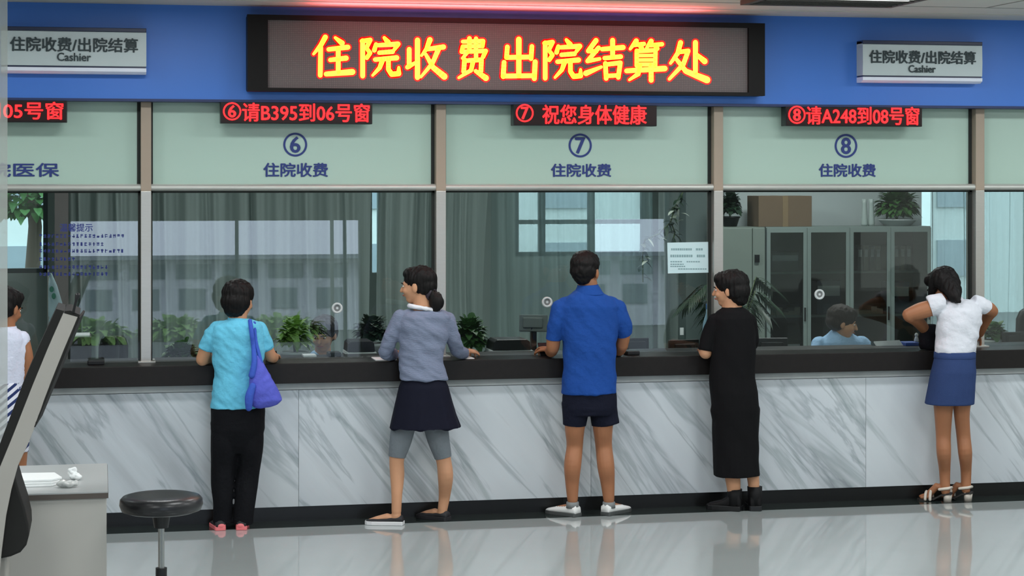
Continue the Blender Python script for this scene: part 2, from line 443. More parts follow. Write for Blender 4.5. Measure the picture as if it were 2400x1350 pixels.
# ceiling lamps of the hall and the office
DIFF = mat('lamp_diffuser', (245, 250, 250), emit=(245, 252, 250), estr=3.0)
LFR = mat('lamp_frame_white', (225, 226, 224), rough=0.4)
def ceil_lamp(x, y, z, sx, sy, power, label, group):
    t = thing('ceiling_light', (x, y, z), label, 'ceiling light', group)
    MB().box(x - sx / 2 - 0.02, x + sx / 2 + 0.02, y - sy / 2 - 0.02, y + sy / 2 + 0.02, z - 0.022, z).build('frame', LFR, t)
    MB().box(x - sx / 2, x + sx / 2, y - sy / 2, y + sy / 2, z - 0.028, z - 0.022).build('diffuser', DIFF, t)
    area('lamp', (0, 0, -0.035), sx, sy, power, LIGHT_COL, parent=t)
for (x, y) in HALL_PANELS:
    sx, sy = (0.9, 0.3) if y > -2 else (1.2, 1.2)
    ceil_lamp(x, y, ZC, sx, sy, HALL_POWER[y], 'flush white ceiling panel lamp over the waiting hall', 'hall ceiling lamps')
for (x, y) in OFFICE_PANELS:
    ceil_lamp(x, y, ZC, 1.2, 0.6, OFFICE_POWER, 'flush white ceiling panel lamp over the office', 'office ceiling lamps')

# outside, seen through the office windows and mirrored in the counter glass
PAVE = mat('outdoor_paving', (92, 94, 92), rough=0.9)
def sbox(name, m, *a): return box(name, m, *a, kind='structure')
sbox('ground_outside_entrance', PAVE, -30, 30, -80, YB - 0.2, -0.12, -0.02)
sbox('ground_outside_office', PAVE, -15, 25, YO + 0.2, 40, -0.12, -0.02)
FAC = mat('pale_outdoor_facade', (236, 238, 240), rough=0.8, var=0.03)
FWIN = mat('outdoor_facade_window', (138, 152, 156), rough=0.3)
fy = -52.0
fc = thing('outdoor_building', (3, fy, 0), 'pale building across the forecourt mirrored in the counter glass', 'building')
MB().box(-25, 35, fy - 0.5, fy, -0.02, 2.45).build('facade', FAC, fc)
for k in range(26):
    x = -14 + k * 1.5
    MB().box(x, x + 1.15, fy, fy + 0.05, 1.72, 2.2).build('facade_window', FWIN, fc)
    MB().box(x + 0.1, x + 0.95, fy, fy + 0.05, 0.72, 1.4).build('facade_window', FWIN, fc)
MB().box(-25, 35, fy, fy + 1.0, 2.34, 2.48).build('canopy', mat('canopy_grey', (150, 156, 162), rough=0.6), fc)
OFAC = mat('office_side_facade', (196, 206, 200), rough=0.8, var=0.05)
ob = thing('outdoor_building', (7, 18, 0), 'pale tower block seen hazily through the office window', 'building')
MB().box(-6, 20, 18, 19, -0.02, 5.0).build('facade', OFAC, ob)
for k in range(14):
    for q in range(4):
        MB().box(-5 + k * 1.7, -4.2 + k * 1.7, 17.95, 18.0, 0.6 + q * 1.15, 1.2 + q * 1.15).build('facade_window', FWIN, ob)

for i, (px, top) in enumerate(((555, 575), (778, 572), (808, 574))):   # slim posts by the entrance, mirrored in the glass
    q = at(px, 500, 2 * YG + 25.0)
    t = thing('entrance_post', (q.x, -25.0, -0.02), ('slim dark post outside the entrance, mirrored above the light blue tee', 'slim dark post outside the entrance, mirrored left of the speaking vent', 'slim dark post outside the entrance, mirrored right of the speaking vent')[i], 'post', 'posts outside the entrance')
    MB().cyl((q.x, -25.0, -0.02), (q.x, -25.0, 2.9), 0.04, 0.035).build('shaft', FRAME, t)
    MB().cyl((q.x, -25.0, -0.02), (q.x, -25.0, 0.05), 0.09).build('foot', FRAME, t)
# ------------------------------------------------------------------ large LED board
YL = -0.06
lx0, lx1 = X(580, YL), X(1793, YL)
lz0, lz1 = Z(219, 1190, YL), Z(44, 1190, YL)
led = thing('led_sign_board', ((lx0 + lx1) / 2, 0.08, lz0), 'large black framed LED board with yellow characters on the blue fascia', 'sign')
sx0, sx1 = X(628, YL), X(1755, YL)
sz0, sz1 = lz0 + 0.022, lz1 - 0.032
LEDBLACK = mat('led_frame_black', (9, 9, 9), rough=0.5, spec=0.2)
MB().box(lx0, lx1, 0.0, 0.08, lz0, lz1).build('housing', LEDBLACK, led, bevel=0.012)
fr = MB().box(lx0, sx0, YL, 0.0, lz0, lz1).box(sx1, lx1, YL, 0.0, lz0, lz1)
fr.box(sx0, sx1, YL, 0.0, lz0, sz0).box(sx0, sx1, YL, 0.0, sz1, lz1)
fr.build('frame', LEDBLACK, led)
def mat_screen():
    m = mat('led_matrix_screen', (74, 70, 70), rough=0.45, spec=0.4, var=0.05, scale=2)
    nt = m.node_tree; N = nt.nodes; L = nt.links; b = N['Principled BSDF']
    tc = N.new('ShaderNodeTexCoord'); br = N.new('ShaderNodeTexBrick')
    mp = N.new('ShaderNodeMapping'); mp.inputs['Rotation'].default_value = (R(90), 0, 0)
    br.offset = 0.0; br.inputs['Scale'].default_value = 1.0; br.inputs['Brick Width'].default_value = 0.012; br.inputs['Row Height'].default_value = 0.012
    br.inputs['Mortar Size'].default_value = 0.002
    br.inputs['Color1'].default_value = lin((108, 102, 101)); br.inputs['Color2'].default_value = lin((102, 96, 96)); br.inputs['Mortar'].default_value = lin((84, 80, 80))
    L.new(tc.outputs['Object'], mp.inputs['Vector']); L.new(mp.outputs['Vector'], br.inputs['Vector']); L.new(br.outputs['Color'], b.inputs['Base Color'])
    return m
MB().box(sx0, sx1, -0.035, 0.0, sz0, sz1).build('screen', mat_screen(), led)['label'] = 'grey dot matrix screen'
# brush-written characters: strokes as (x, y, width) on a 100 grid, y down
KAI = {
 'zhu': [[(32,3,9),(22,22,8),(4,45,3)], [(21,28,8),(20,97,8)], [(56,4,4),(72,17,10)], [(40,33,7),(86,27,9)], [(44,59,7),(82,54,9)], [(63,30,8),(63,88,8)], [(34,94,8),(97,88,11)]],
 'yuan': [[(10,10,8),(10,97,8)], [(8,11,7),(28,8,8),(19,28,6),(28,40,7),(20,52,7)], [(62,2,5),(71,13,10)], [(42,18,6),(38,33,8)], [(42,21,6),(95,17,9),(86,31,5)], [(50,39,7),(82,36,8)], [(40,56,7),(92,51,9)], [(58,56,9),(51,76,7),(34,95,3)], [(72,54,8),(72,80,8),(80,92,9),(97,90,9),(97,75,4)]],
 'shou': [[(14,28,8),(14,70,8)], [(10,72,8),(34,58,4)], [(34,5,9),(34,97,9)], [(64,4,10),(56,26,7),(44,43,3)], [(57,27,7),(97,21,9)], [(85,26,9),(70,62,7),(42,96,3)], [(54,40,5),(72,72,9),(99,94,12)]],
 'fei': [[(26,10,6),(75,8,8),(74,21,6)], [(26,22,6),(73,20,7)], [(26,22,7),(23,35,7),(82,32,7),(75,47,7)], [(42,2,8),(42,30,7),(25,51,4)], [(58,2,7),(58,52,7)], [(30,54,8),(28,84,8)], [(30,57,7),(71,54,8),(70,82,8)], [(50,62,8),(46,80,7),(16,99,3)], [(57,82,6),(82,99,11)]],
 'chu': [[(50,3,10),(50,92,9)], [(22,22,8),(20,48,8)], [(20,48,8),(80,46,8)], [(82,20,8),(80,50,8)], [(14,60,8),(12,95,9)], [(12,94,8),(88,92,8)], [(90,58,9),(88,99,9)]],
 'jie': [[(31,4,9),(12,30,8),(32,31,6)], [(37,22,8),(10,55,7),(40,49,5)], [(6,85,10),(44,69,4)], [(46,25,7),(98,20,9)], [(72,3,9),(72,44,8)], [(52,47,7),(92,43,8)], [(54,60,8),(56,97,8)], [(54,63,7),(91,58,8),(86,94,8)], [(56,91,7),(87,89,7)]],
 'suan': [[(27,3,9),(12,23,4)], [(22,13,7),(46,10,7)], [(34,12,6),(41,21,8)], [(64,3,9),(52,21,4)], [(62,13,7),(91,10,7)], [(72,12,6),(79,21,8)], [(28,27,7),(28,64,7)], [(28,28,7),(75,25,7),(74,64,7)], [(30,39,5),(72,38,5)], [(30,50,5),(72,49,5)], [(30,61,6),(72,60,6)], [(3,77,8),(98,70,10)], [(36,62,8),(32,84,8),(10,99,3)], [(64,62,8),(64,99,9)]],
 'chuc': [[(31,4,9),(24,30,8),(6,55,4)], [(28,27,7),(50,24,8),(38,57,8),(3,94,4)], [(20,44,6),(44,74,9),(97,95,13)], [(68,3,9),(68,77,8)], [(70,32,6),(91,49,11)]],
}
def brush(b, cx, cz, cw, ch, strokes, extra, y, dy=0.002):
    for st in strokes:
        pts = [(Vector((cx + (x - 50) / 100 * cw, 0, cz - (q - 50) / 100 * ch)), (wd + extra) / 200 * cw) for x, q, wd in st]
        P = []
        for i in range(len(pts) - 1):
            for k in range(4): P.append((pts[i][0].lerp(pts[i + 1][0], k / 4), pts[i][1] + (pts[i + 1][1] - pts[i][1]) * k / 4))
        P.append(pts[-1])
        for (p, r), (q, s_) in zip(P, P[1:]):
            d = (q - p).normalized(); nn = Vector((-d.z, 0, d.x))
            b.prism([Vector((p.x, y, p.z)) + nn * r, Vector((p.x, y, p.z)) - nn * r, Vector((q.x, y, q.z)) - nn * s_, Vector((q.x, y, q.z)) + nn * s_], (0, dy, 0))
        for (p, r) in P:
            b.prism([Vector((p.x + math.cos(a) * r, y - 0.0002, p.z + math.sin(a) * r)) for a in [2 * math.pi * k / 10 for k in range(10)]], (0, dy, 0))
CHARS = [('zhu', 780, 132), ('yuan', 889, 134), ('shou', 994, 137), ('fei', 1108, 136), ('chu', 1216, 137), ('yuan', 1316, 139), ('jie', 1415, 139), ('suan', 1513, 141), ('chuc', 1613, 144)]
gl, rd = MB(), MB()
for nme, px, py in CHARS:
    k = mpp(px, -0.037)
    cw, ch = 98 * k, 95 * k
    brush(gl, X(px, -0.039), Z(py, px, -0.039), cw, ch, KAI[nme], 3.4, -0.0395)
    brush(rd, X(px, -0.037), Z(py, px, -0.037), cw, ch, KAI[nme], 11.5, -0.0372)  # wider red emissive strokes painted in for the glow bleeding round the characters
rd.build('lettering_painted_halo', mat_led('led_painted_red_halo', (190, 14, 10), 1.0), led)['label'] = 'red glow bleeding round the characters, painted as wider strokes'
gl.build('lettering', mat_led('led_yellow', (255, 226, 70), 1.25), led)['label'] = 'yellow lit characters'
# the red light the board throws up on the ceiling
area('led_glow', (X(1190, YL) - (lx0 + lx1) / 2, YL - 0.26, lz1 - lz0 - 0.06), 2.5, 0.06, 16.0, (1.0, 0.10, 0.13), rot=(R(180), 0, 0), parent=led)

# ------------------------------------------------------------------ direction signs
SIGN = mat('pale_sign_face', (186, 200, 202), rough=0.4, var=0.03)
SIGNW = mat('white_sign_rail', (225, 232, 246), rough=0.35)
SIGND = mat('navy_sign_rail', (28, 40, 70), rough=0.4)
SIGNT = mat('dark_sign_lettering', (40, 56, 60), rough=0.6, var=0.1)
def dir_sign(xa, xb, ya, yb, tx0, tx1, ty0, ty1, ex0, ex1, ey0, ey1, label):
    Y0 = -0.03; xm = (xa + xb) / 2
    x0, x1 = X(xa, Y0), X(xb, Y0); z1, z0 = Z(ya, xm, Y0), Z(yb, xm, Y0); h = z1 - z0
    t = thing('direction_sign', ((x0 + x1) / 2, 0.08, z0), label, 'sign')
    pr = [(0.08, h), (0.0, h), (Y0, h * 0.93), (Y0 - 0.004, h * 0.5), (Y0, h * 0.17), (0.02, h * 0.17), (0.08, h * 0.17)]
    MB().prism([Vector((x0, y, z0 + z)) for y, z in pr], (x1 - x0, 0, 0)).build('face', SIGN, t)
    MB().box(x0, x1, Y0 - 0.006, 0.08, z1 - h * 0.06, z1 + 0.008).build('top_rail', SIGND, t, bevel=0.003)
    MB().box(x0 + 0.004, x1 - 0.004, Y0 + 0.006, 0.075, z0 + h * 0.125, z0 + h * 0.18).build('groove', SIGND, t)
    pr = [(0.08, 0.0), (0.0, 0.0), (Y0 - 0.002, h * 0.05), (Y0 - 0.004, h * 0.13), (0.08, h * 0.13)]
    MB().prism([Vector((x0, y, z0 + z)) for y, z in pr], (x1 - x0, 0, 0)).build('bottom_rail', SIGNW, t)
    yl = Y0 - 0.009
    text('住院收费/出院结算', 'lettering', SIGNT, X(tx0, yl), X(tx1, yl), Z(ty1, xm, yl), Z(ty0, xm, yl), yl, t, bold=0.045)
    text('Cashier', 'lettering', SIGNT, X(ex0, yl), X(ex1, yl), Z(ey1, xm, yl), Z(ey0, xm, yl), yl, t, bold=0.045)
dir_sign(2, 343, 67, 172, 24, 323, 88, 121, 134, 213, 124, 143, 'pale direction sign near the left end of the blue fascia')
dir_sign(2022, 2302, 99, 194, 2038, 2287, 119, 149, 2130, 2193, 153, 170, 'pale direction sign right of the large LED board')

# ------------------------------------------------------------------ red ticket displays under the fascia
DARKR = mat('led_ticket_black', (30, 10, 11), rough=0.4, spec=0.3)
def ticket(xa, xb, ya, yb, parts, label):
    Y0, Y1 = 0.06, 0.16; xm = (xa + xb) / 2
    x0, x1 = X(xa, Y0), X(xb, Y0)
    z0, z1 = Z(yb, xm, Y0), ZF - 0.004
    t = thing('ticket_display', ((x0 + x1) / 2, (Y0 + Y1) / 2, z0), label, 'display', 'red ticket displays under the blue fascia')
    MB().box(x0, x1, Y0 + 0.004, Y1, z0, z1 - 0.012).build('housing', BLK, t, bevel=0.004)
    MB().box(x0 + 0.006, x1 - 0.006, Y0, Y0 + 0.006, z0 + 0.006, z1 - 0.018).build('screen', DARKR, t)
    MB().box(x0 + 0.05, x0 + 0.09, Y1 - 0.04, Y1 - 0.01, z1 - 0.014, z1 + 0.004).box(x1 - 0.09, x1 - 0.05, Y1 - 0.04, Y1 - 0.01, z1 - 0.014, z1 + 0.004).build('hanger', ALU, t)
    yt = Y0 - 0.005
    for p in parts:
        if p[0] == 'ring':
            ring_digit(p[1], LED_TXT, X(p[2], yt), Z(p[3], xm, yt), 21 * mpp(xm, yt), yt, t)
        else:
            text(p[0], 'lettering', LED_TXT, X(p[1], yt), X(p[2], yt), Z(p[4], xm, yt), Z(p[3], xm, yt), yt, t, bold=0.026)
ticket(-190, 157, 232, 286, [('请C117到', -180, 0, 240, 280), ('05号窗', 8, 148, 238, 279)], 'red LED ticket display at the far left, reading 05')
ticket(517, 873, 238, 290, [('ring', '6', 544, 262), ('请B395到06号窗', 568, 866, 242, 285)], 'red LED ticket display hanging above the number 6')
ticket(1204, 1540, 243, 295, [('ring', '7', 1230, 266), ('祝您身体健康', 1272, 1515, 246, 291)], 'red LED ticket display hanging above the number 7')
ticket(1842, 2162, 247, 296, [('ring', '8', 1868, 270), ('请A248到08号窗', 1890, 2154, 250, 292)], 'red LED ticket display hanging above the number 8')

# ------------------------------------------------------------------ ceiling air vent
vx0, vx1 = X(1735, -0.9), X(2088, -0.9)
vt = thing('ceiling_air_vent', ((vx0 + vx1) / 2, -1.33, ZC - 0.03), 'dark slatted air vent in the ceiling above the right of the LED board', 'vent')
DV = mat('dark_vent_metal', (74, 72, 70), rough=0.6, var=0.1)
vya, vyb = -1.75, -0.90
g = MB().box(vx0, vx1, vya, vya + 0.04, ZC - 0.03, ZC).box(vx0, vx1, vyb - 0.04, vyb, ZC - 0.03, ZC).box(vx0, vx0 + 0.04, vya + 0.04, vyb - 0.04, ZC - 0.03, ZC).box(vx1 - 0.04, vx1, vya + 0.04, vyb - 0.04, ZC - 0.03, ZC)
g.build('frame', DV, vt)
for k in range(9):
    y = vya + 0.08 + k * 0.085
    M = Matrix.Translation((0, y, ZC - 0.015)) @ Matrix.Rotation(R(35), 4, 'X')
    MB().box(vx0 + 0.04, vx1 - 0.04, -0.03, 0.03, -0.002, 0.002, M).build('slat', DV, vt)

# ------------------------------------------------------------------ foreground: desk, kiosk, stool, frosted pane
DESKG = mat('grey_desk_laminate', (188, 186, 180), rough=0.45, spec=0.4, var=0.03, scale=3)
DESKT = mat('grey_desk_top', (176, 180, 180), rough=0.35, spec=0.5, var=0.03)
EDGE = mat('brown_desk_edge', (88, 80, 74), rough=0.5)
zt = 0.76
pf, pb = floor_at(253, 1152, zt), floor_at(246, 1086, zt)
dx1, dyf, dyb = pf.x, pf.y, pb.y
dx0 = dx1 - 1.3
dk = thing('reception_desk', ((dx0 + dx1) / 2, (dyf + dyb) / 2, 0), 'low grey laminate desk at the lower left with brown front edge', 'desk')
MB().box(dx0, dx1, dyf, dyb, zt - 0.006, zt).build('desktop', DESKT, dk)
MB().box(dx0, dx1 + 0.002, dyf - 0.002, dyb, zt - 0.03, zt - 0.006).build('edge_band', EDGE, dk)['label'] = 'brown edge band'
MB().box(dx0 + 0.01, dx1 - 0.006, dyf + 0.012, dyb - 0.02, 0.05, zt - 0.03).build('body', DESKG, dk, bevel=0.002)
MB().box(dx0 + 0.03, dx1 - 0.04, dyf + 0.05, dyb - 0.05, 0.0, 0.05).build('plinth', BLK, dk)
# things on the desk
def desk_pt(px, py): return floor_at(px, py, zt)
p0, p1 = desk_pt(48, 1143), desk_pt(136, 1143)
pd = thing('paper_stack', ((p0.x + p1.x) / 2, p0.y + 0.12, zt), 'flat white paper bundle lying on the low grey desk', 'paper')
pr = MB()
for i in range(3):
    o_ = 0.008 * i
    pr.loft([[Vector((x, p0.y + yy + o_, zt + 0.0005 + 0.011 * i + (0.010 if q else 0))) for x, yy in ((p0.x - 0.1, 0), (p1.x - 0.03, 0.0), (p1.x + o_, 0.06), (p1.x - 0.02, 0.22), (p0.x - 0.1, 0.24))] for q in (0, 1)])
pr.build('sheets', WHITE, pd, bevel=0.002)
b_ = desk_pt(165, 1142)
CL = mat('clear_crumpled_plastic', (225, 228, 226), rough=0.25, spec=0.5, trans=0.3)
bp = thing('plastic_bag', b_, 'small crumpled clear plastic bag beside the white paper bundle', 'bag')
def crump(v): return noise.noise(v * 45) * 0.010
MB().ell((b_.x - 0.01, b_.y, zt + 0.018), (0.052, 0.035, 0.016)).blob('film', CL, bp, 0.004, 1, crump)
c_ = desk_pt(172, 1128)
cu = thing('tissue', (c_.x, c_.y + 0.05, zt), 'crumpled white tissue standing on the low grey desk', 'tissue')
def crump2(v): return noise.noise(v * 60) * 0.012
MB().ell((c_.x - 0.006, c_.y + 0.05, zt + 0.038), (0.022, 0.02, 0.02)).ell((c_.x + 0.014, c_.y + 0.03, zt + 0.018), (0.02, 0.02, 0.02)).ell((c_.x, c_.y + 0.045, zt + 0.016), (0.02, 0.02, 0.018)).blob('wad', WHITE, cu, 0.004, 1, crump2)
# stool
YS = floor_at(378, 1178, 0.70).y
sc = at(378, 1178, YS); sr = 97 * mpp(378, YS)
zs1 = Z(1150, 378, YS) ; 
st = thing('round_stool', (sc.x, YS, 0), 'round black padded stool on a thin steel post beside the desk', 'stool')
LEATH = mat('black_vinyl', (30, 30, 33), rough=0.32, spec=0.5, var=0.1, bump=0.05, bscale=90)
hs = 0.70 + 0.035
prof = [(0.0, -0.055), (sr * 0.80, -0.055), (sr * 0.95, -0.045), (sr, -0.02), (sr * 0.985, 0.005), (sr * 0.92, 0.018), (sr * 0.80, 0.024), (sr * 0.5, 0.026), (0.001, 0.026)]
rings = [[Vector((sc.x + math.cos(2 * math.pi * k / 48) * max(r, 0.001), YS + math.sin(2 * math.pi * k / 48) * max(r, 0.001), 0.712 + z)) for k in range(48)] for r, z in prof]
MB().loft(rings).build('seat', LEATH, st, smooth=True)
CHR = mat('polished_steel', (170, 172, 172), rough=0.18, metal=0.9)
MB().cyl((sc.x, YS, 0.585), (sc.x, YS, 0.66), 0.032, 0.045).build('seat_mount', BLK, st)
MB().cyl((sc.x, YS, 0.26), (sc.x, YS, 0.59), 0.0145).build('post', CHR, st)
MB().cyl((sc.x, YS, 0.10), (sc.x, YS, 0.40), 0.026).build('gas_sleeve', BLK, st)
for k in range(5):
    a = 2 * math.pi * k / 5 + 0.3
    e = Vector((sc.x + math.cos(a) * 0.20, YS + math.sin(a) * 0.20, 0.062))
    lg = MB().tube([(sc.x, YS, 0.12), e], [0.024, 0.016]).build('leg', CHR, st, smooth=True)
    MB().tube([(e.x, e.y - 0.012, 0.028), (e.x, e.y + 0.012, 0.028)], [0.028, 0.028], round_ends=False, n=18).build('caster', BLK, lg)
# slanted self-service kiosk seen from its side
YK = dyf - 0.50
KG = mat('kiosk_grey_metal', (164, 161, 155), rough=0.45, spec=0.4, var=0.05, scale=5)
KB = mat('kiosk_black', (34, 34, 33), rough=0.7, spec=0.2, var=0.12)
def kp(px, py, Y=YK): return at(px, py, Y)
kbase = kp(-20, 1300); 
kb = thing('self_service_kiosk', (kbase.x, YK + 0.2, 0), 'slanted grey terminal panel on a black curved pedestal at far left', 'kiosk')
side = [(148, 733), (183, 742), (150, 820), (118, 900), (92, 975), (66, 1040), (42, 1092), (26, 1150), (14, 1210), (4, 1290), (-10, 1420), (-42, 1420), (-40, 1260), (-30, 1180), (-5, 1105), (30, 1020), (75, 905), (112, 815)]
MB().prism([kp(a, b) for a, b in side], (0.0, 0.46, 0)).build('side_panel', KG, kb, bevel=0.003)
face = [(146, 731), (148, 733), (112, 815), (75, 905), (30, 1020), (-5, 1105), (-14, 1100), (18, 1010), (62, 895), (98, 808), (138, 722)]
face = [(150, 729), (148, 733), (112, 815), (75, 905), (30, 1020), (-5, 1105), (-22, 1098), (12, 1008), (56, 893), (94, 806), (132, 724)]
MB().prism([kp(a, b) for a, b in face], (0.0, 0.46, 0)).build('screen_bezel', KB, kb)['label'] = 'black screen side facing left'
back = [(183, 742), (187, 745), (122, 905), (82, 1002), (78, 998), (92, 965), (118, 900), (150, 820)]
MB().prism([kp(a, b) for a, b in back], (0.02, 0.44, 0)).build('back_trim', KB, kb)
MB().prism([kp(a, b) for a, b in ((165, 728), (187, 738), (186, 744), (150, 734), (152, 729))], (0.0, 0.46, 0)).build('top_cap', KB, kb)
MB().tube([kp(172, 732), kp(178, 706), kp(182, 692)], [0.006, 0.006, 0.012]).build('camera_stalk', BLK, kb, smooth=True)
yk2 = YK + 0.03
ped = [(33, 1108), (45, 1150), (58, 1190), (67, 1230), (68, 1255), (62, 1278), (48, 1295), (25, 1305), (0, 1310), (-60, 1312), (-60, 1180), (-20, 1150), (20, 1120)]
ped = [kp(a, b, yk2) for a, b in ped]
MB().prism(ped, (0, 0.40, 0)).build('pedestal_head', KB, kb, bevel=0.01)['label'] = 'black curved lower housing'
zc_ = min(p.z for p in ped); xc_ = kp(-20, 1300).x
MB().box(xc_ - 0.16, xc_ + 0.06, YK + 0.1, YK + 0.36, 0.02, zc_ + 0.02).build('column', KG, kb, bevel=0.01)
MB().box(xc_ - 0.30, xc_ + 0.08, YK + 0.02, YK + 0.44, 0.0, 0.02).build('base_plate', KB, kb)
# frosted pane edge at the far left
gp = X(17.5, -2.2)
pz = thing('frosted_glass_screen', (gp - 0.4, -2.2, 0), 'edge of a hazy frosted glass screen along the left margin', 'glass screen')
MB().box(gp - 0.8, gp, -2.206, -2.194, 0.05, 3.25).build('pane', mat_glass('frosted_screen_glass', tint=(0.9, 0.93, 0.93), haze=0.42, haze_col=(205, 208, 204), refl=0.3), pz)
MB().box(gp - 0.8, gp, -2.22, -2.18, 0.0, 0.05).build('foot_rail', ALU, pz)
MB().box(gp - 0.8, gp, -2.22, -2.18, 3.25, ZC).build('head_rail', ALU, pz)
# ------------------------------------------------------------------ people
SKIN = mat('skin', (196, 146, 112), rough=0.5, spec=0.35, var=0.06, scale=20)
SKIN2 = mat('tanned_skin', (160, 108, 76), rough=0.5, spec=0.35, var=0.06, scale=20)
HAIR = mat('black_hair', (13, 11, 11), rough=0.55, spec=0.22, var=0.3, scale=40, bump=0.35, bscale=70, stretch=(4, 4, 0.6))
HAIRB = mat('dark_brown_hair', (40, 31, 26), rough=0.55, spec=0.25, var=0.3, scale=40, bump=0.35, bscale=70, stretch=(4, 4, 0.6))
EYEW = mat('eye_white', (225, 222, 215), rough=0.3); EYED = mat('eye_dark', (28, 20, 16), rough=0.2)
LIP = mat('lip', (160, 84, 78), rough=0.5)
def cloth(name, rgb, **k):
    d = dict(rough=0.85, spec=0.15, var=0.08, scale=14, bump=0.5, bscale=45); d.update(k)
    return mat(name, rgb, **d)
def folds(amp, freq=(9, 9, 5), seed=0.0, diag=0.0):
    def f(v):
        q = Vector(((v.x + diag * v.z) * freq[0] + seed, v.y * freq[1], v.z * freq[2]))
        return amp * (noise.noise(q) + 0.5 * noise.noise(q * 2.1))
    return f
def rest(p, r):                             # arms and hands lie on the stone top, not in it
    if -0.14 < p.y < 0.56 and ZT - 0.14 < p.z < ZT + r + 0.006: p = Vector((p.x, p.y, ZT + r + 0.006))
    return p
def smooth_path(P, Rr, k=5):                # rounded joints and an even taper between them
    if len(P) < 3: return P, Rr
    oP, oR = [], []
    for i in range(len(P) - 1):
        a, b, c, d = P[max(i - 1, 0)], P[i], P[i + 1], P[min(i + 2, len(P) - 1)]
        ra, rb, rc, rd = Rr[max(i - 1, 0)], Rr[i], Rr[i + 1], Rr[min(i + 2, len(P) - 1)]
        for j in range(k):
            t = j / k; t2, t3 = t * t, t * t * t
            h = lambda w, x, y, z: 0.5 * (2 * x + (y - w) * t + (2 * w - 5 * x + 4 * y - z) * t2 + (3 * x - w - 3 * y + z) * t3)
            oP.append(h(a, b, c, d)); oR.append(max(0.003, h(ra, rb, rc, rd)))
    return oP + [P[-1]], oR + [Rr[-1]]
class Px:                                   # joints written as (column, row, distance behind the counter face)
    @staticmethod
    def tube(b, pts, n=16, flat=1.0):
        P, Rr = smooth_path([rest(at(p[0], p[1], p[2]), p[3] * mpp(p[0], p[2])) for p in pts], [p[3] * mpp(p[0], p[2]) for p in pts])
        b.tube(P, Rr, n=n, flat=flat)
    @staticmethod
    def loft(b, rings, n=28, p=2.3, hem=0.0):
        out = []
        for (l, r, py, Y, dep) in rings:
            c = at((l + r) / 2, py, Y); a = (r - l) / 2 * mpp((l + r) / 2, Y)
            ring = []
            for k in range(n):
                t = 2 * math.pi * k / n; ct, stn = math.cos(t), math.sin(t)
                ring.append(Vector((c.x + a * math.copysign(abs(ct) ** (2 / p), ct), c.y + dep * math.copysign(abs(stn) ** (2 / p), stn), c.z)))
            out.append(ring)
        b.loft(out)
def head_frame(px, py, Y, size, yaw=0, pitch=0, roll=0):
    c = at(px, py, Y)
    return Matrix.Translation(c) @ Matrix.Rotation(R(yaw), 4, 'Z') @ Matrix.Rotation(R(pitch), 4, 'X') @ Matrix.Rotation(R(roll), 4, 'Y') @ Matrix.Scale(size, 4)
def add_head(b, M, slim=1.0):
    e = lambda c, r: b.ell(c, r, M)
    e((0, -0.09, 0.13), (0.335 * slim, 0.42, 0.36)); e((0, 0.10, -0.10), (0.285 * slim, 0.29, 0.37))
    e((0, 0.17, -0.36), (0.18, 0.16, 0.13)); e((0, 0.29, 0.07), (0.22, 0.10, 0.08))
    for s in (-1, 1):
        e((s * 0.15, 0.24, -0.13), (0.12, 0.13, 0.11)); e((s * 0.345 * slim, -0.05, -0.06), (0.045, 0.085, 0.14))
    b.tube([M @ Vector((0, 0.37, 0.03)), M @ Vector((0, 0.43, -0.07)), M @ Vector((0, 0.455, -0.13))], [0.035 * M.to_scale().x, 0.045 * M.to_scale().x, 0.055 * M.to_scale().x], n=10)
    e((0, 0.34, -0.255), (0.10, 0.07, 0.035))
def add_face(M, parent):
    for s in (-1, 1):
        eo = MB().ell((s * 0.135, 0.330, 0.005), (0.055, 0.042, 0.028), M, 12, 8).build('eye', EYEW, parent, True)
        MB().ell((s * 0.135, 0.364, 0.005), (0.025, 0.012, 0.025), M, 10, 6).build('iris', EYED, eo, True)
        MB().tube([M @ Vector((s * 0.06, 0.40, 0.075)), M @ Vector((s * 0.14, 0.395, 0.095)), M @ Vector((s * 0.22, 0.335, 0.08))], [0.016 * M.to_scale().x] * 3, n=8).build('eyebrow', HAIR, parent, True)
    MB().tube([M @ Vector((-0.085, 0.375, -0.255)), M @ Vector((0, 0.415, -0.25)), M @ Vector((0.085, 0.375, -0.255))], [0.014 * M.to_scale().x, 0.024 * M.to_scale().x, 0.014 * M.to_scale().x], n=8).build('lips', LIP, parent, True)
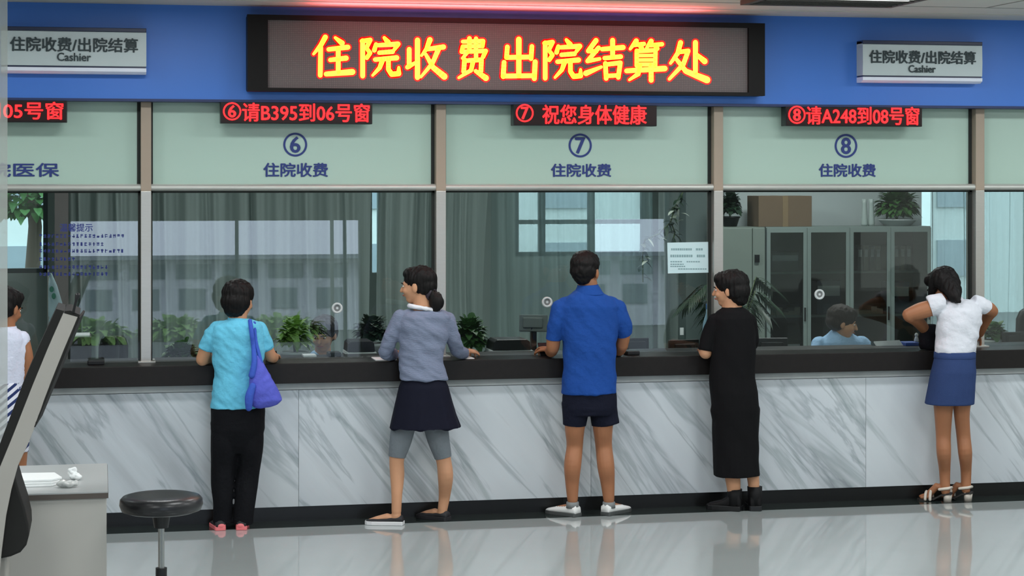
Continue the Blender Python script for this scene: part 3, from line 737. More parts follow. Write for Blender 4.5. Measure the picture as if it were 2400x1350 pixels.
def add_hand(b, wrist, direction, up, scale=1.0, curl=0.5, side=1):
    d = Vector(direction).normalized(); u = Vector(up); u = (u - d * u.dot(d)).normalized(); s_ = d.cross(u) * side
    W = rest(Vector(wrist), 0.042); k = scale
    P = lambda x, y, z=0.0: W + d * (x * k) + s_ * (y * k) + u * (z * k)
    rings = []
    for x, hw, ht in ((-0.02, 0.026, 0.019), (0.012, 0.030, 0.017), (0.05, 0.041, 0.015), (0.085, 0.041, 0.012), (0.094, 0.037, 0.008)):
        rings.append([P(x, hw * math.cos(2 * math.pi * i / 14), ht * math.sin(2 * math.pi * i / 14)) for i in range(14)])
    b.loft(rings)
    for i, (y, L, fan) in enumerate(((-0.033, 0.060, -0.22), (-0.0115, 0.074, -0.07), (0.0115, 0.080, 0.07), (0.033, 0.071, 0.20))):
        a = curl * (0.55 + 0.1 * (3 - i)); x, z = 0.084, 0.0; pts = [P(x, y, z)]; ang = 0.15 * curl
        for seg in (0.45, 0.31, 0.24):
            ang += a; x += math.cos(ang) * L * seg; z -= math.sin(ang) * L * seg; y += fan * L * seg
            pts.append(P(x, y, z))
        b.tube(pts, [0.0088 * k, 0.0083 * k, 0.0076 * k, 0.0066 * k], n=10)
    b.tube([P(0.018, 0.026, -0.004), P(0.045, 0.052, -0.012), P(0.068, 0.064, -0.02 - 0.01 * curl), P(0.088, 0.062, -0.026 - 0.015 * curl)], [0.0125 * k, 0.0105 * k, 0.0092 * k, 0.0075 * k], n=10)
def shoe(kind, heel, toe_dir, L, Wd, m, msole, parent, name='shoe', extra=None):
    h = Vector((heel[0], heel[1], 0)); d = Vector((toe_dir[0], toe_dir[1], 0)).normalized(); sd = Vector((d.y, -d.x, 0))
    prof = {'sneaker': [(0.0, .030, .055), (.03, .036, .078), (.22, .036, .076), (.34, .038, .066), (.55, .044, .056), (.78, .047, .045), (.92, .038, .036), (1.0, .018, .026)],
            'slipon': [(0.0, .028, .045), (.03, .034, .062), (.22, .034, .060), (.42, .038, .046), (.60, .043, .042), (.80, .045, .038), (.93, .036, .032), (1.0, .018, .024)],
            'boot': [(0.0, .030, .08), (.03, .038, .13), (.30, .040, .13), (.42, .041, .09), (.60, .046, .066), (.80, .048, .054), (.93, .040, .045), (1.0, .020, .030)]}[kind]
    k = Wd / 0.094
    b = MB(); rings = []
    for s_, hw, tp in prof:
        c = h + d * (L * s_); r = []
        for i in range(18):
            t = 2 * math.pi * i / 18; ct, stn = math.cos(t), math.sin(t)
            zz = 0.012 + (tp - 0.012) * (0.5 + 0.5 * math.copysign(abs(stn) ** 0.8, stn))
            r.append(c + sd * (hw * k * math.copysign(abs(ct) ** 0.75, ct) * (0.72 if stn > 0.6 and s_ < 0.4 else 1.0)) + Vector((0, 0, zz)))
        rings.append(r)
    o = b.loft(rings)
    so = o.build(name, m, parent, True)
    out = []
    for s_, hw, tp in prof: out.append((s_, hw * k + 0.004))
    pl = [h + d * (L * s_ + (0.004 if s_ > .99 else -0.004 if s_ == 0 else 0)) + sd * hw for s_, hw in out] + [h + d * (L * s_) - sd * hw for s_, hw in reversed(out)]
    th = 0.034 if kind == 'boot' else 0.024
    MB().prism([p + Vector((0, 0, 0.0005)) for p in pl], (0, 0, th)).build('sole', msole, so, bevel=0.003)
    return so
def foot(b, ankle, heel, d, L=0.235, r=1.0, lift=0.0):
    d = Vector((d[0], d[1], 0)).normalized(); h = Vector((heel[0], heel[1] - 0.012, lift)) + d * 0.014
    a = Vector(ankle)
    b.tube([a, h + d * 0.04 + Vector((0, 0, 0.042))], [0.032 * r, 0.030 * r])
    b.tube([h + d * 0.028 + Vector((0, 0, 0.03)), h + d * 0.09 + Vector((0, 0, 0.046)), h + d * (L * 0.68) + Vector((0, 0, 0.027 - lift * 0.9)), h + d * (L - 0.03) + Vector((0, 0, 0.019 - lift * 0.9))], [0.024 * r, 0.027 * r, 0.025 * r, 0.016 * r])
    b.tube([h + d * (L * 0.62) + Vector((d.y, -d.x, 0)) * 0.022 + Vector((0, 0, 0.022 - lift * .9)), h + d * (L - 0.02) + Vector((d.y, -d.x, 0)) * 0.018 + Vector((0, 0, 0.016 - lift * .9))], [0.018 * r, 0.013 * r])
    b.tube([h + d * (L * 0.60) - Vector((d.y, -d.x, 0)) * 0.022 + Vector((0, 0, 0.022 - lift * .9)), h + d * (L - 0.035) - Vector((d.y, -d.x, 0)) * 0.022 + Vector((0, 0, 0.015 - lift * .9))], [0.017 * r, 0.012 * r])
def hu(h, a, d):                            # heel point that puts the ankle over the foot
    d = Vector((d[0], d[1])).normalized()
    return Vector((X(a, h.y + .05) - d.x * .045, h.y + .05 - d.y * .045, 0))
def person(name_pt, label):
    return thing('person', name_pt, label, 'person', 'people standing at the counter')
def heel_pt(px, py): return floor_at(px, py)
T = Px.tube; LO = Px.loft
def GT(b, pts, n=18):                       # sleeve or trouser leg: open-ended look, flat hem
    P, Rr = smooth_path([rest(at(p[0], p[1], p[2]), p[3] * mpp(p[0], p[2])) for p in pts], [p[3] * mpp(p[0], p[2]) for p in pts])
    b.tube(P, Rr, n=n, round_ends=False)
def fit(garments, body, margin=0.005, reach=0.04):   # ease cloth out wherever the body would show through
    from mathutils.bvhtree import BVHTree
    bm = bmesh.new(); bm.from_mesh(body.data); tree = BVHTree.FromBMesh(bm); bm.free()
    for g in garments:
        for v in g.data.vertices:
            loc, nor, idx, dist = tree.find_nearest(v.co, reach)
            if loc is not None and (v.co - loc).dot(nor) < margin: v.co = loc + nor * margin
        g.data.update()
def V(px, py, Y): return at(px, py, Y)

# ---- woman in a light blue tee with a violet bag
hl, hr = heel_pt(517, 1244), heel_pt(566, 1243)
pw = person((X(560, -0.2), -0.2, 0), 'person with short black hair in light blue tee and black trousers, violet bag on shoulder')
Y = -0.20
M1 = head_frame(561, 703, Y + 0.01, 0.232, yaw=-32, pitch=-8)
b = MB(); add_head(b, M1)
T(b, [(560, 722, Y - .01, 21), (557, 750, Y - .02, 22), (557, 775, Y - .02, 30)])
LO(b, [(510, 606, 768, Y, .06), (505, 612, 800, Y, .09), (508, 610, 880, Y, .09), (503, 612, 950, Y, .10), (505, 612, 1010, Y, .10)])
T(b, [(509, 770, Y, 17), (486, 812, Y + .02, 16), (474, 842, Y + .05, 15)]); T(b, [(474, 843, Y + .05, 15), (482, 842, Y + .13, 14.5), (498, 838, Y + .28, 11)])
add_hand(b, V(498, 838, Y + .28), (0.45, 0.9, -0.05), (0, 0, 1), 0.95, 0.5, side=-1)
T(b, [(608, 770, Y, 16), (622, 806, Y + .02, 15), (634, 834, Y + .06, 14)]); T(b, [(634, 834, Y + .06, 14), (641, 842, Y + .14, 12.5), (640, 846, Y + .26, 10)])
add_hand(b, V(640, 846, Y + .26), (-0.15, 1, -0.05), (0, 0, 1), 0.95, 0.5, side=1)
for (hx, hy, a, kx, ky) in ((hl, 1205, 521, 525, 1090), (hr, 1205, 570, 578, 1090)):
    pa = (a, hy, hx.y + 0.05)
    T(b, [(kx, 990, Y + 0.01, 30), (kx, ky, Y + 0.03, 22), (a, 1150, Y + 0.02, 20), (a, 1205, hx.y + 0.05, 12)])
    foot(b, V(a, 1215, hx.y + 0.05), (hx.x, hx.y + 0.012), (0.1 if a > 540 else -0.1, 1), 0.21)
BODY = b.blob('body', SKIN, pw, 0.005, 5); add_face(M1, pw)
hb = MB()
for c, r in (((0, -0.11, 0.17), (0.425, 0.48, 0.395)), ((0, -0.21, -0.06), (0.41, 0.40, 0.36)), ((0, -0.24, -0.24), (0.31, 0.28, 0.27)), ((0, 0.16, 0.33), (0.28, 0.2, 0.16))): hb.ell(c, r, M1)
hb.blob('hair', HAIR, pw, 0.006, 4, lambda v: noise.noise(Vector((v.x * 70, v.y * 70, v.z * 12))) * 0.007)
CY = cloth('light_blue_tee_cotton', (104, 192, 222))
g = MB()
LO(g, [(534, 586, 748, Y - .01, .062), (516, 600, 753, Y - .01, .085), (500, 614, 762, Y - .01, .10), (493, 621, 785, Y - .005, .115), (498, 619, 830, Y, .118), (502, 614, 880, Y, .115), (497, 619, 925, Y, .125), (492, 624, 955, Y, .130)])
GT(g, [(534, 764, Y, 13), (510, 772, Y, 19.5), (490, 800, Y + .01, 20), (482, 818, Y + .02, 18.5)]); GT(g, [(580, 764, Y, 13), (606, 772, Y, 19.5), (620, 796, Y + .01, 19), (626, 816, Y + .02, 17.5)])
tee = g.blob('tee_shirt', CY, pw, 0.006, 5, folds(0.011, (12, 8, 9), 3.1, 0.9))
g = MB(); CW = cloth('black_trouser_cotton', (17, 18, 22))
LO(g, [(497, 620, 935, Y, .115), (494, 622, 960, Y, .125), (494, 621, 1005, Y, .115), (500, 612, 1040, Y, .085), (510, 602, 1062, Y, .06)])
GT(g, [(530, 975, Y, 34), (527, 1040, Y, 34), (524, 1100, Y + .02, 29), (523, 1160, Y + .01, 24), (521, 1205, hl.y + .06, 22), (521, 1226, hl.y + .065, 22.5)])
GT(g, [(584, 975, Y, 34), (586, 1040, Y, 32), (583, 1100, Y + .02, 27), (575, 1160, Y + .01, 24), (571, 1205, hr.y + .06, 23), (570, 1226, hr.y + .065, 23.5)])
trs = g.blob('trousers', CW, pw, 0.006, 4, folds(0.009, (8, 8, 4), 1.0))
fit((tee, trs), BODY)
PINK = mat('pink_shoe_trim', (232, 120, 124), rough=0.6); SHB = mat('black_shoe_fabric', (26, 26, 30), rough=0.7)
for hx, sg in ((hl, -0.1), (hr, 0.1)):
    so = shoe('slipon', (hx.x, hx.y), (sg, 1), 0.215, 0.084, SHB, PINK, pw)
    MB().ell((hx.x, hx.y + 0.012, 0.028), (0.033, 0.016, 0.022)).build('heel_patch', PINK, so, True)
bw = V(640, 846, Y + .24)
MB().tube([V(631, 835, Y + .24), V(649, 833, Y + .24)], [0.031, 0.031], round_ends=False).build('bracelet', BLK, pw, True)
# the bag she carries
BAGM = cloth('violet_bag_fabric', (88, 96, 196), rough=0.7); BAGD = cloth('blue_bag_strap', (62, 92, 186))
Yb = -0.36
bag = thing('shoulder_bag', V(618, 955, Yb), 'soft violet shoulder bag hanging by its blue strap from the light blue tee', 'bag')
g = MB()
LO(g, [(592, 606, 832, Yb + .02, .02), (588, 622, 860, Yb + .01, .035), (584, 640, 890, Yb, .05), (581, 655, 918, Yb, .06), (580, 661, 938, Yb, .06), (588, 650, 950, Yb, .045), (600, 632, 956, Yb, .03)])
g.blob('pouch', BAGM, bag, 0.006, 4, folds(0.007, (14, 14, 10), 5.0, -0.5))
for pts in ([(586, 752, Y - .09, 5), (590, 780, Y - .13, 5.5), (594, 812, Yb + .03, 5.5), (596, 850, Yb - .02, 7), (590, 880, Yb - .03, 8)], [(596, 757, Y - .08, 4), (600, 800, Yb + .04, 4), (612, 850, Yb, 5)]):
    g = MB(); T(g, pts, n=10); g.build('strap', BAGD, bag, True)
g = MB(); T(g, [(592, 905, Yb - .05, 8), (584, 930, Yb - .055, 10), (583, 956, Yb - .05, 8)], n=10); g.build('tie_end', BAGD, bag, True)

# ---- woman in a grey cardigan and dark flared skirt
Y = -0.24
hl, hr = heel_pt(938, 1233), heel_pt(1046, 1222)
pw = person((X(985, Y), Y, 0), 'person with low ponytail in grey cardigan, dark flared skirt and grey leggings, looking left')
M2 = head_frame(977, 669, Y + .02, 0.232, yaw=62, pitch=-4)
b = MB(); add_head(b, M2)
T(b, [(988, 690, Y, 21), (991, 716, Y, 22), (993, 745, Y, 30)])
LO(b, [(945, 1042, 740, Y, .06), (942, 1040, 780, Y, .09), (945, 1036, 850, Y, .09), (940, 1042, 910, Y, .10), (938, 1046, 960, Y, .10)])
T(b, [(938, 742, Y, 16), (915, 790, Y + .03, 15), (903, 824, Y + .05, 13)]); T(b, [(903, 824, Y + .06, 13), (912, 832, Y + .16, 12), (924, 830, Y + .30, 10)])
add_hand(b, V(926, 830, Y + .30), (0.2, 1, -0.05), (0, 0, 1), 0.95, 0.5, side=-1)
T(b, [(1050, 748, Y, 16), (1063, 800, Y + .05, 14), (1070, 822, Y + .12, 12)]); T(b, [(1070, 822, Y + .12, 12), (1082, 830, Y + .22, 11), (1092, 831, Y + .30, 9)])
add_hand(b, V(1094, 831, Y + .31), (0.5, 0.9, -0.05), (0, 0, 1), 0.95, 0.5, side=1)
T(b, [(960, 950, Y, 26), (940, 1030, Y + .02, 24), (930, 1075, Y + .03, 18), (931, 1115, Y + .02, 17), (930, 1160, hl.y + .06, 13), (929, 1200, hl.y + .05, 11.5)])
T(b, [(1008, 950, Y, 28), (1026, 1030, Y + .02, 23), (1039, 1075, Y + .03, 18), (1044, 1115, Y + .02, 18.5), (1042, 1160, hr.y + .05, 14), (1037, 1195, hr.y + .05, 11.5)])
kl, kr = hu(hl, 929, (-1, 0.35)), hu(hr, 1037, (-0.75, 0.75))
foot(b, V(929, 1208, hl.y + .05), (kl.x, kl.y + .012), (-1, 0.35), 0.235); foot(b, V(1037, 1200, hr.y + .05), (kr.x, kr.y + .012), (-0.75, 0.75), 0.23)
BODY = b.blob('body', SKIN, pw, 0.005, 5); add_face(M2, pw)
hb = MB()
for c, r in (((0, -0.12, 0.18), (0.385, 0.47, 0.37)), ((0, -0.24, -0.02), (0.36, 0.34, 0.30)), ((0, 0.08, 0.33), (0.31, 0.28, 0.19)), ((0.0, -0.36, -0.22), (0.2, 0.2, 0.2))): hb.ell(c, r, M2)
T(hb, [(1012, 690, Y - .04, 13), (1022, 702, Y - .06, 17), (1022, 716, Y - .06, 16), (1018, 728, Y - .06, 9)])
hb.blob('hair', HAIR, pw, 0.006, 4, lambda v: noise.noise(Vector((v.x * 70, v.y * 70, v.z * 12))) * 0.007)
MB().tube([V(1007, 688, Y - .03), V(1014, 692, Y - .05)], [0.042, 0.042], round_ends=False).build('hair_tie', mat('dark_hair_tie', (40, 30, 44)), pw, True)
GREY = cloth('grey_cardigan_knit', (120, 130, 152), stretch=(1, 1, 4), bscale=50)
g = MB()
LO(g, [(962, 1024, 727, Y - .01, .068), (946, 1046, 732, Y - .01, .088), (934, 1056, 742, Y - .01, .10), (934, 1052, 775, Y, .112), (936, 1042, 820, Y, .112), (936, 1040, 850, Y, .112), (935, 1046, 875, Y, .12), (934, 1050, 889, Y, .124)])
T(g, [(972, 736, Y, 12), (948, 744, Y, 18.5), (920, 785, Y + .02, 19), (905, 820, Y + .05, 16)]); GT(g, [(903, 824, Y + .05, 16.5), (912, 832, Y + .16, 15), (924, 830, Y + .28, 13)])
T(g, [(1018, 738, Y, 12), (1042, 747, Y, 18.5), (1060, 790, Y + .03, 18), (1070, 820, Y + .11, 15)]); GT(g, [(1070, 821, Y + .12, 15), (1081, 829, Y + .21, 13.5), (1089, 830, Y + .27, 12)])
cdg = g.blob('cardigan', GREY, pw, 0.006, 5, folds(0.012, (10, 8, 10), 8.0, 1.2))
WT = cloth('white_collar_cotton', (228, 230, 236))
cr = []
for k in range(16):
    t = 2 * math.pi * k / 16
    c = V(994, 722 + 6 * math.cos(t), Y); cr.append(c + Vector((math.cos(t) * 35 * mpp(995, Y), math.sin(t) * 0.076, 0)))
MB().tube(cr + cr[:2], [0.015] * 18, n=8, round_ends=False).build('collar', WT, pw, True)
SK = cloth('dark_navy_skirt', (20, 22, 36), bump=0.1)
g = MB(); rr = []
Px.loft(g, [(944, 1040, 882, Y, .104), (935, 1051, 905, Y, .124), (927, 1060, 940, Y, .14), (919, 1070, 975, Y, .155), (913, 1081, 1003, Y, .17), (918, 1076, 1003, Y, .165), (935, 1050, 960, Y, .12)], n=64)
def sk(v):
    k = max(0.0, (V(985, 888, Y).z - v.z)) / 0.33
    an = math.atan2(v.y - Y, v.x - X(997, Y)); return 0.006 * k * math.sin(an * 6 + 0.6) + 0.003 * k * math.sin(an * 13 + 1)
skw = g.blob('skirt', SK, pw, 0.006, 2, sk)
LG = cloth('grey_leggings', (116, 124, 130))
g = MB()
GT(g, [(958, 965, Y, 30), (941, 1010, Y + .02, 26), (931, 1050, Y + .03, 19.5), (928, 1069, Y + .03, 18.5)]); g2 = g
GT(g, [(1012, 965, Y, 31), (1026, 1010, Y + .02, 25), (1037, 1050, Y + .03, 19.5), (1040, 1071, Y + .03, 18.5)])
lgs = g.blob('leggings', LG, pw, 0.006, 3, folds(0.002, (12, 12, 12), 2))
fit((cdg, skw, lgs), BODY)
WSO = mat('white_rubber_sole', (214, 214, 216), rough=0.5)
shoe('slipon', (kl.x, kl.y), (-1, 0.35), 0.245, 0.088, SHB, WSO, pw); shoe('slipon', (kr.x, kr.y), (-0.75, 0.75), 0.24, 0.088, SHB, SHB, pw)

# ---- man in a royal blue polo
Y = -0.20
hl, hr = heel_pt(1343, 1213), heel_pt(1424, 1210)
pw = person((X(1382, Y), Y, 0), 'person in a blue polo shirt, dark shorts and white trainers, head turned right')
M3 = head_frame(1373, 636, Y + .01, 0.240, yaw=-34, pitch=-5)
b = MB(); add_head(b, M3)
T(b, [(1377, 662, Y, 23), (1379, 688, Y, 25), (1380, 715, Y, 36)])
LO(b, [(1318, 1440, 712, Y, .065), (1312, 1446, 750, Y, .10), (1325, 1436, 830, Y, .10), (1324, 1438, 920, Y, .105), (1324, 1442, 970, Y, .11)])
T(b, [(1312, 722, Y, 19), (1299, 785, Y + .02, 17), (1296, 812, Y + .04, 16)]); T(b, [(1296, 814, Y + .04, 15), (1292, 828, Y + .16, 14), (1288, 834, Y + .28, 11)])
add_hand(b, V(1287, 834, Y + .28), (-0.25, 1, 0.05), (0, 0, 1), 1.0, 0.9, side=-1)
T(b, [(1448, 722, Y, 19), (1461, 780, Y + .02, 16), (1458, 806, Y + .05, 15)]); T(b, [(1458, 808, Y + .05, 15), (1452, 822, Y + .16, 13), (1444, 830, Y + .28, 11)])
add_hand(b, V(1443, 830, Y + .28), (-0.2, 1, 0), (0, 0, 1), 1.0, 0.9, side=1)
T(b, [(1350, 960, Y, 30), (1347, 1005, Y, 23.5), (1347, 1045, Y + .03, 19.5), (1342, 1090, Y, 20.5), (1341, 1130, hl.y + .05, 16.5), (1342, 1172, hl.y + .05, 12.5)])
T(b, [(1412, 960, Y, 30), (1413, 1005, Y, 23.5), (1415, 1045, Y + .03, 20), (1420, 1092, Y, 20.5), (1424, 1130, hr.y + .05, 17), (1427, 1172, hr.y + .05, 13)])
kl, kr = hu(hl, 1342, (-0.6, 0.8)), hu(hr, 1427, (0.8, 0.65))
foot(b, V(1342, 1182, hl.y + .05), (kl.x, kl.y + .012), (-0.6, 0.8), 0.24, 1.02); foot(b, V(1427, 1182, hr.y + .05), (kr.x, kr.y + .012), (0.8, 0.65), 0.245, 1.02)
BODY = b.blob('body', SKIN2, pw, 0.005, 5); add_face(M3, pw)
hb = MB()
for c, r in (((0, -0.10, 0.20), (0.395, 0.46, 0.37)), ((0, -0.22, 0.02), (0.365, 0.34, 0.32)), ((0, -0.26, -0.18), (0.24, 0.20, 0.20)), ((0, 0.14, 0.34), (0.31, 0.26, 0.19))): hb.ell(c, r, M3)
hb.blob('hair', HAIR, pw, 0.006, 3, lambda v: noise.noise(Vector((v.x * 70, v.y * 70, v.z * 30))) * 0.006)
RB = cloth('royal_blue_polo', (30, 72, 146))
g = MB()
LO(g, [(1352, 1406, 680, Y - .005, .075), (1340, 1418, 688, Y - .01, .09), (1322, 1436, 698, Y - .01, .105), (1306, 1452, 718, Y - .01, .118), (1310, 1450, 755, Y, .128), (1317, 1446, 800, Y, .130), (1319, 1443, 850, Y, .128), (1317, 1445, 900, Y, .130), (1316, 1447, 922, Y, .132)])
GT(g, [(1350, 708, Y, 15), (1322, 720, Y, 23), (1305, 760, Y + .01, 23), (1301, 795, Y + .03, 20.5)]); GT(g, [(1408, 708, Y, 15), (1436, 719, Y, 23), (1456, 755, Y + .01, 23), (1463, 784, Y + .03, 19.5)])
plo = g.blob('polo_shirt', RB, pw, 0.006, 5, folds(0.010, (10, 8, 6), 12.0, 0.7))
g = MB(); LO(g, [(1355, 1402, 668, Y - .004, .074), (1352, 1406, 674, Y - .006, .081), (1347, 1412, 684, Y - .01, .092), (1340, 1419, 691, Y - .01, .100), (1346, 1412, 692, Y - .01, .088)])
clr = g.blob('collar', RB, pw, 0.005, 3)
SH = cloth('dark_navy_shorts', (20, 23, 38))
g = MB()
LO(g, [(1320, 1443, 905, Y, .118), (1318, 1446, 930, Y, .124), (1319, 1447, 955, Y, .124), (1324, 1444, 972, Y, .11)])
GT(g, [(1348, 945, Y, 31), (1346, 975, Y, 27.5), (1346, 995, Y, 26.5)]); GT(g, [(1415, 945, Y, 31), (1419, 975, Y, 30), (1421, 994, Y, 31)])
shs = g.blob('shorts', SH, pw, 0.006, 3, folds(0.005, (12, 10, 6), 4))
fit((plo, shs, clr), BODY)
WSH = mat('white_trainer_leather', (222, 224, 222), rough=0.5); GSO = mat('dark_trainer_sole', (70, 74, 74), rough=0.6)
for hx, dr in ((kl, (-0.6, 0.8)), (kr, (0.8, 0.65))):
    so = shoe('sneaker', (hx.x, hx.y), dr, 0.26, 0.096, WSH, GSO, pw)
    dd = Vector((dr[0], dr[1], 0)).normalized()
    g = MB()
    for k in range(4):
        c = Vector((hx.x, hx.y, 0)) + dd * (0.105 + 0.022 * k); sd = Vector((dd.y, -dd.x, 0)) * 0.022
        g.tube([c - sd + Vector((0, 0, 0.058 - 0.003 * k)), c + Vector((0, 0, 0.062 - 0.004 * k)), c + sd + Vector((0, 0, 0.058 - 0.003 * k))], [0.004] * 3, n=6)
    g.build('laces', WHITE, so, True)
    MB().tube([V(1342 if hx is kl else 1427, 1176, (hl if hx is kl else hr).y + .05), V(1342 if hx is kl else 1427, 1190, (hl if hx is kl else hr).y + .05)], [0.040, 0.044], round_ends=False).build('sock', GREYP, pw, True)
ph = V(1277, 826, Y + .36)
phn = thing('phone', ph, 'small dark phone held by the person in the blue polo shirt', 'phone')
MB().box(-0.035, 0.035, -0.004, 0.004, -0.03, 0.09, Matrix.Translation(ph) @ Matrix.Rotation(R(-50), 4, 'X')).build('case', BLK, phn, bevel=0.003)

# ---- woman in a black dress
Y = -0.20
hl, hr = heel_pt(1722, 1200), heel_pt(1770, 1199)
pw = person((X(1720, Y), Y, 0), 'person in a long black dress and black ankle boots, looking left')
M4 = head_frame(1708, 678, Y + .01, 0.232, yaw=58, pitch=-4)
b = MB(); add_head(b, M4)
T(b, [(1714, 700, Y, 22), (1716, 722, Y, 24), (1717, 745, Y, 33)])
LO(b, [(1678, 1756, 745, Y, .06), (1672, 1760, 790, Y, .09), (1672, 1760, 880, Y, .09), (1675, 1768, 960, Y, .10)])
T(b, [(1676, 752, Y, 17), (1660, 795, Y + .03, 17), (1654, 826, Y + .02, 15)]); T(b, [(1654, 827, Y + .02, 15), (1650, 838, Y + .08, 13.5), (1656, 838, Y + .20, 11)])
add_hand(b, V(1657, 837, Y + .21), (0.35, 1, 0), (0, 0, 1), 0.95, 0.6, side=-1)
T(b, [(1756, 752, Y, 16), (1762, 800, Y + .05, 15), (1752, 822, Y + .14, 13)]); T(b, [(1752, 822, Y + .14, 13), (1738, 828, Y + .20, 12), (1726, 828, Y + .25, 10)])
add_hand(b, V(1725, 828, Y + .25), (-0.8, 0.6, 0), (0, 0, 1), 0.95, 0.6, side=1)
T(b, [(1698, 960, Y, 32), (1706, 1060, Y + .02, 20), (1717, 1120, Y, 18), (1720, 1150, hl.y + .05, 15.5), (1722, 1180, hl.y + .05, 12)])
T(b, [(1748, 960, Y, 32), (1756, 1060, Y + .02, 19), (1765, 1120, Y, 14.5), (1767, 1150, hr.y + .05, 13), (1769, 1180, hr.y + .05, 12)])
kl, kr = hu(hl, 1722, (-0.85, 0.6)), hu(hr, 1769, (0.2, 1))
foot(b, V(1722, 1185, hl.y + .05), (kl.x, kl.y + .012), (-0.85, 0.6), 0.225); foot(b, V(1769, 1184, hr.y + .05), (kr.x, kr.y + .012), (0.2, 1), 0.225)
BODY = b.blob('body', SKIN, pw, 0.005, 5); add_face(M4, pw)
hb = MB()
for c, r in (((0, -0.12, 0.18), (0.43, 0.49, 0.39)), ((0, -0.24, -0.04), (0.42, 0.38, 0.36)), ((0, -0.28, -0.24), (0.31, 0.26, 0.27)), ((0, 0.13, 0.31), (0.34, 0.27, 0.21))): hb.ell(c, r, M4)
hb.blob('hair', HAIR, pw, 0.006, 4, lambda v: noise.noise(Vector((v.x * 70, v.y * 70, v.z * 12))) * 0.007)
BD = cloth('black_dress_jersey', (16, 16, 18), bump=0.15)
g = MB()
LO(g, [(1690, 1746, 722, Y - .005, .07), (1678, 1757, 730, Y - .01, .09), (1668, 1764, 745, Y - .01, .105), (1664, 1770, 775, Y, .118), (1664, 1771, 820, Y, .120), (1664, 1770, 862, Y, .118), (1662, 1770, 885, Y, .12), (1664, 1777, 920, Y, .13), (1668, 1779, 960, Y, .13), (1670, 1778, 1030, Y + .01, .125), (1671, 1778, 1080, Y + .01, .125), (1672, 1781, 1114, Y + .01, .125), (1680, 1773, 1114, Y + .01, .115), (1690, 1766, 1070, Y + .01, .09)])
GT(g, [(1704, 745, Y, 14), (1681, 754, Y, 21), (1663, 795, Y + .02, 22), (1656, 822, Y + .02, 18)]); GT(g, [(1732, 744, Y, 13), (1753, 752, Y, 18.5), (1760, 795, Y + .04, 17), (1752, 818, Y + .13, 15)])
drs = g.blob('dress', BD, pw, 0.006, 4, folds(0.006, (8, 8, 3), 21.0, 0.4))
fit((drs,), BODY)
BT = mat('black_boot_leather', (12, 12, 14), rough=0.6, spec=0.25)
for hx, dr, a, ya in ((kl, (-0.85, 0.6), 1722, hl.y + .05), (kr, (0.2, 1), 1769, hr.y + .05)):
    so = shoe('boot', (hx.x, hx.y), dr, 0.235 if hx is kl else 0.22, 0.092, BT, BLK, pw, 'boot')
    MB().tube([V(a, 1146 if hx is kl else 1140, ya), V(a, 1165, ya), V(a, 1184, ya)], [0.050, 0.048, 0.046], round_ends=False, n=18).build('boot_shaft', BT, so, True)

# ---- woman in a white top and denim skirt leaning on the counter
Y = -0.20
hl, hr = heel_pt(2228, 1178), heel_pt(2277, 1176)
pw = person((X(2240, Y), Y, 0), 'person in a white top and short blue denim skirt, elbows raised, leaning on the counter')
M5 = head_frame(2207, 672, Y + .14, 0.232, yaw=42, pitch=-32, roll=8)
b = MB(); add_head(b, M5)
T(b, [(2222, 692, Y + .10, 21), (2236, 710, Y + .05, 22), (2243, 735, Y + .02, 32)])
LO(b, [(2205, 2290, 722, Y + .03, .06), (2202, 2294, 760, Y, .09), (2202, 2286, 820, Y - .02, .09), (2196, 2284, 880, Y - .03, .10), (2192, 2280, 920, Y - .03, .10)])
T(b, [(2196, 718, Y + .02, 18), (2160, 728, Y + .03, 20), (2130, 738, Y + .05, 16)]); T(b, [(2132, 740, Y + .05, 16), (2150, 752, Y + .16, 15), (2176, 782, Y + .30, 11)])
add_hand(b, V(2178, 786, Y + .31), (0.45, 0.5, -0.65), (0.2, 0.3, 1), 0.95, 0.5, side=-1)
T(b, [(2296, 715, Y + .02, 17), (2316, 722, Y + .03, 16), (2327, 729, Y + .06, 13)]); T(b, [(2326, 730, Y + .06, 13.5), (2314, 744, Y + .16, 13), (2296, 782, Y + .30, 10)])
add_hand(b, V(2294, 786, Y + .31), (-0.3, 0.5, -0.7), (-0.2, 0.3, 1), 0.95, 0.5, side=1)
T(b, [(2212, 915, Y - .02, 27), (2211, 965, Y, 21.5), (2211, 1020, Y + .02, 17.5), (2212, 1060, Y, 17), (2214, 1100, hl.y + .05, 13.5), (2215, 1140, hl.y + .05, 11.5)])
T(b, [(2256, 915, Y - .02, 27), (2254, 965, Y, 19), (2258, 1020, Y + .02, 16.5), (2262, 1060, Y, 16.5), (2264, 1100, hr.y + .05, 13), (2264, 1138, hr.y + .05, 11.5)])
kl, kr = hu(hl, 2216, (-0.85, 0.6)), hu(hr, 2264, (-0.75, 0.66))
foot(b, V(2216, 1152, hl.y + .05), (kl.x, kl.y + .012), (-0.85, 0.6), 0.225, 0.95, lift=0.055); foot(b, V(2264, 1148, hr.y + .05), (kr.x, kr.y + .012), (-0.75, 0.66), 0.22, 0.95, lift=0.055)
BODY = b.blob('body', SKIN2, pw, 0.005, 5); add_face(M5, pw)
hb = MB()
for c, r in (((0, -0.12, 0.18), (0.40, 0.47, 0.38)), ((0, -0.24, -0.02), (0.385, 0.35, 0.33)), ((0, 0.12, 0.32), (0.34, 0.28, 0.2))): hb.ell(c, r, M5)
T(hb, [(2206, 652, Y + .08, 26), (2226, 672, Y + .02, 23), (2238, 695, Y - .05, 16), (2247, 706, Y - .09, 6)])
T(hb, [(2192, 660, Y + .10, 15), (2184, 684, Y + .12, 9), (2182, 700, Y + .13, 5)])
T(hb, [(2224, 650, Y + .08, 22), (2236, 675, Y + .02, 17), (2243, 692, Y - .05, 11)])
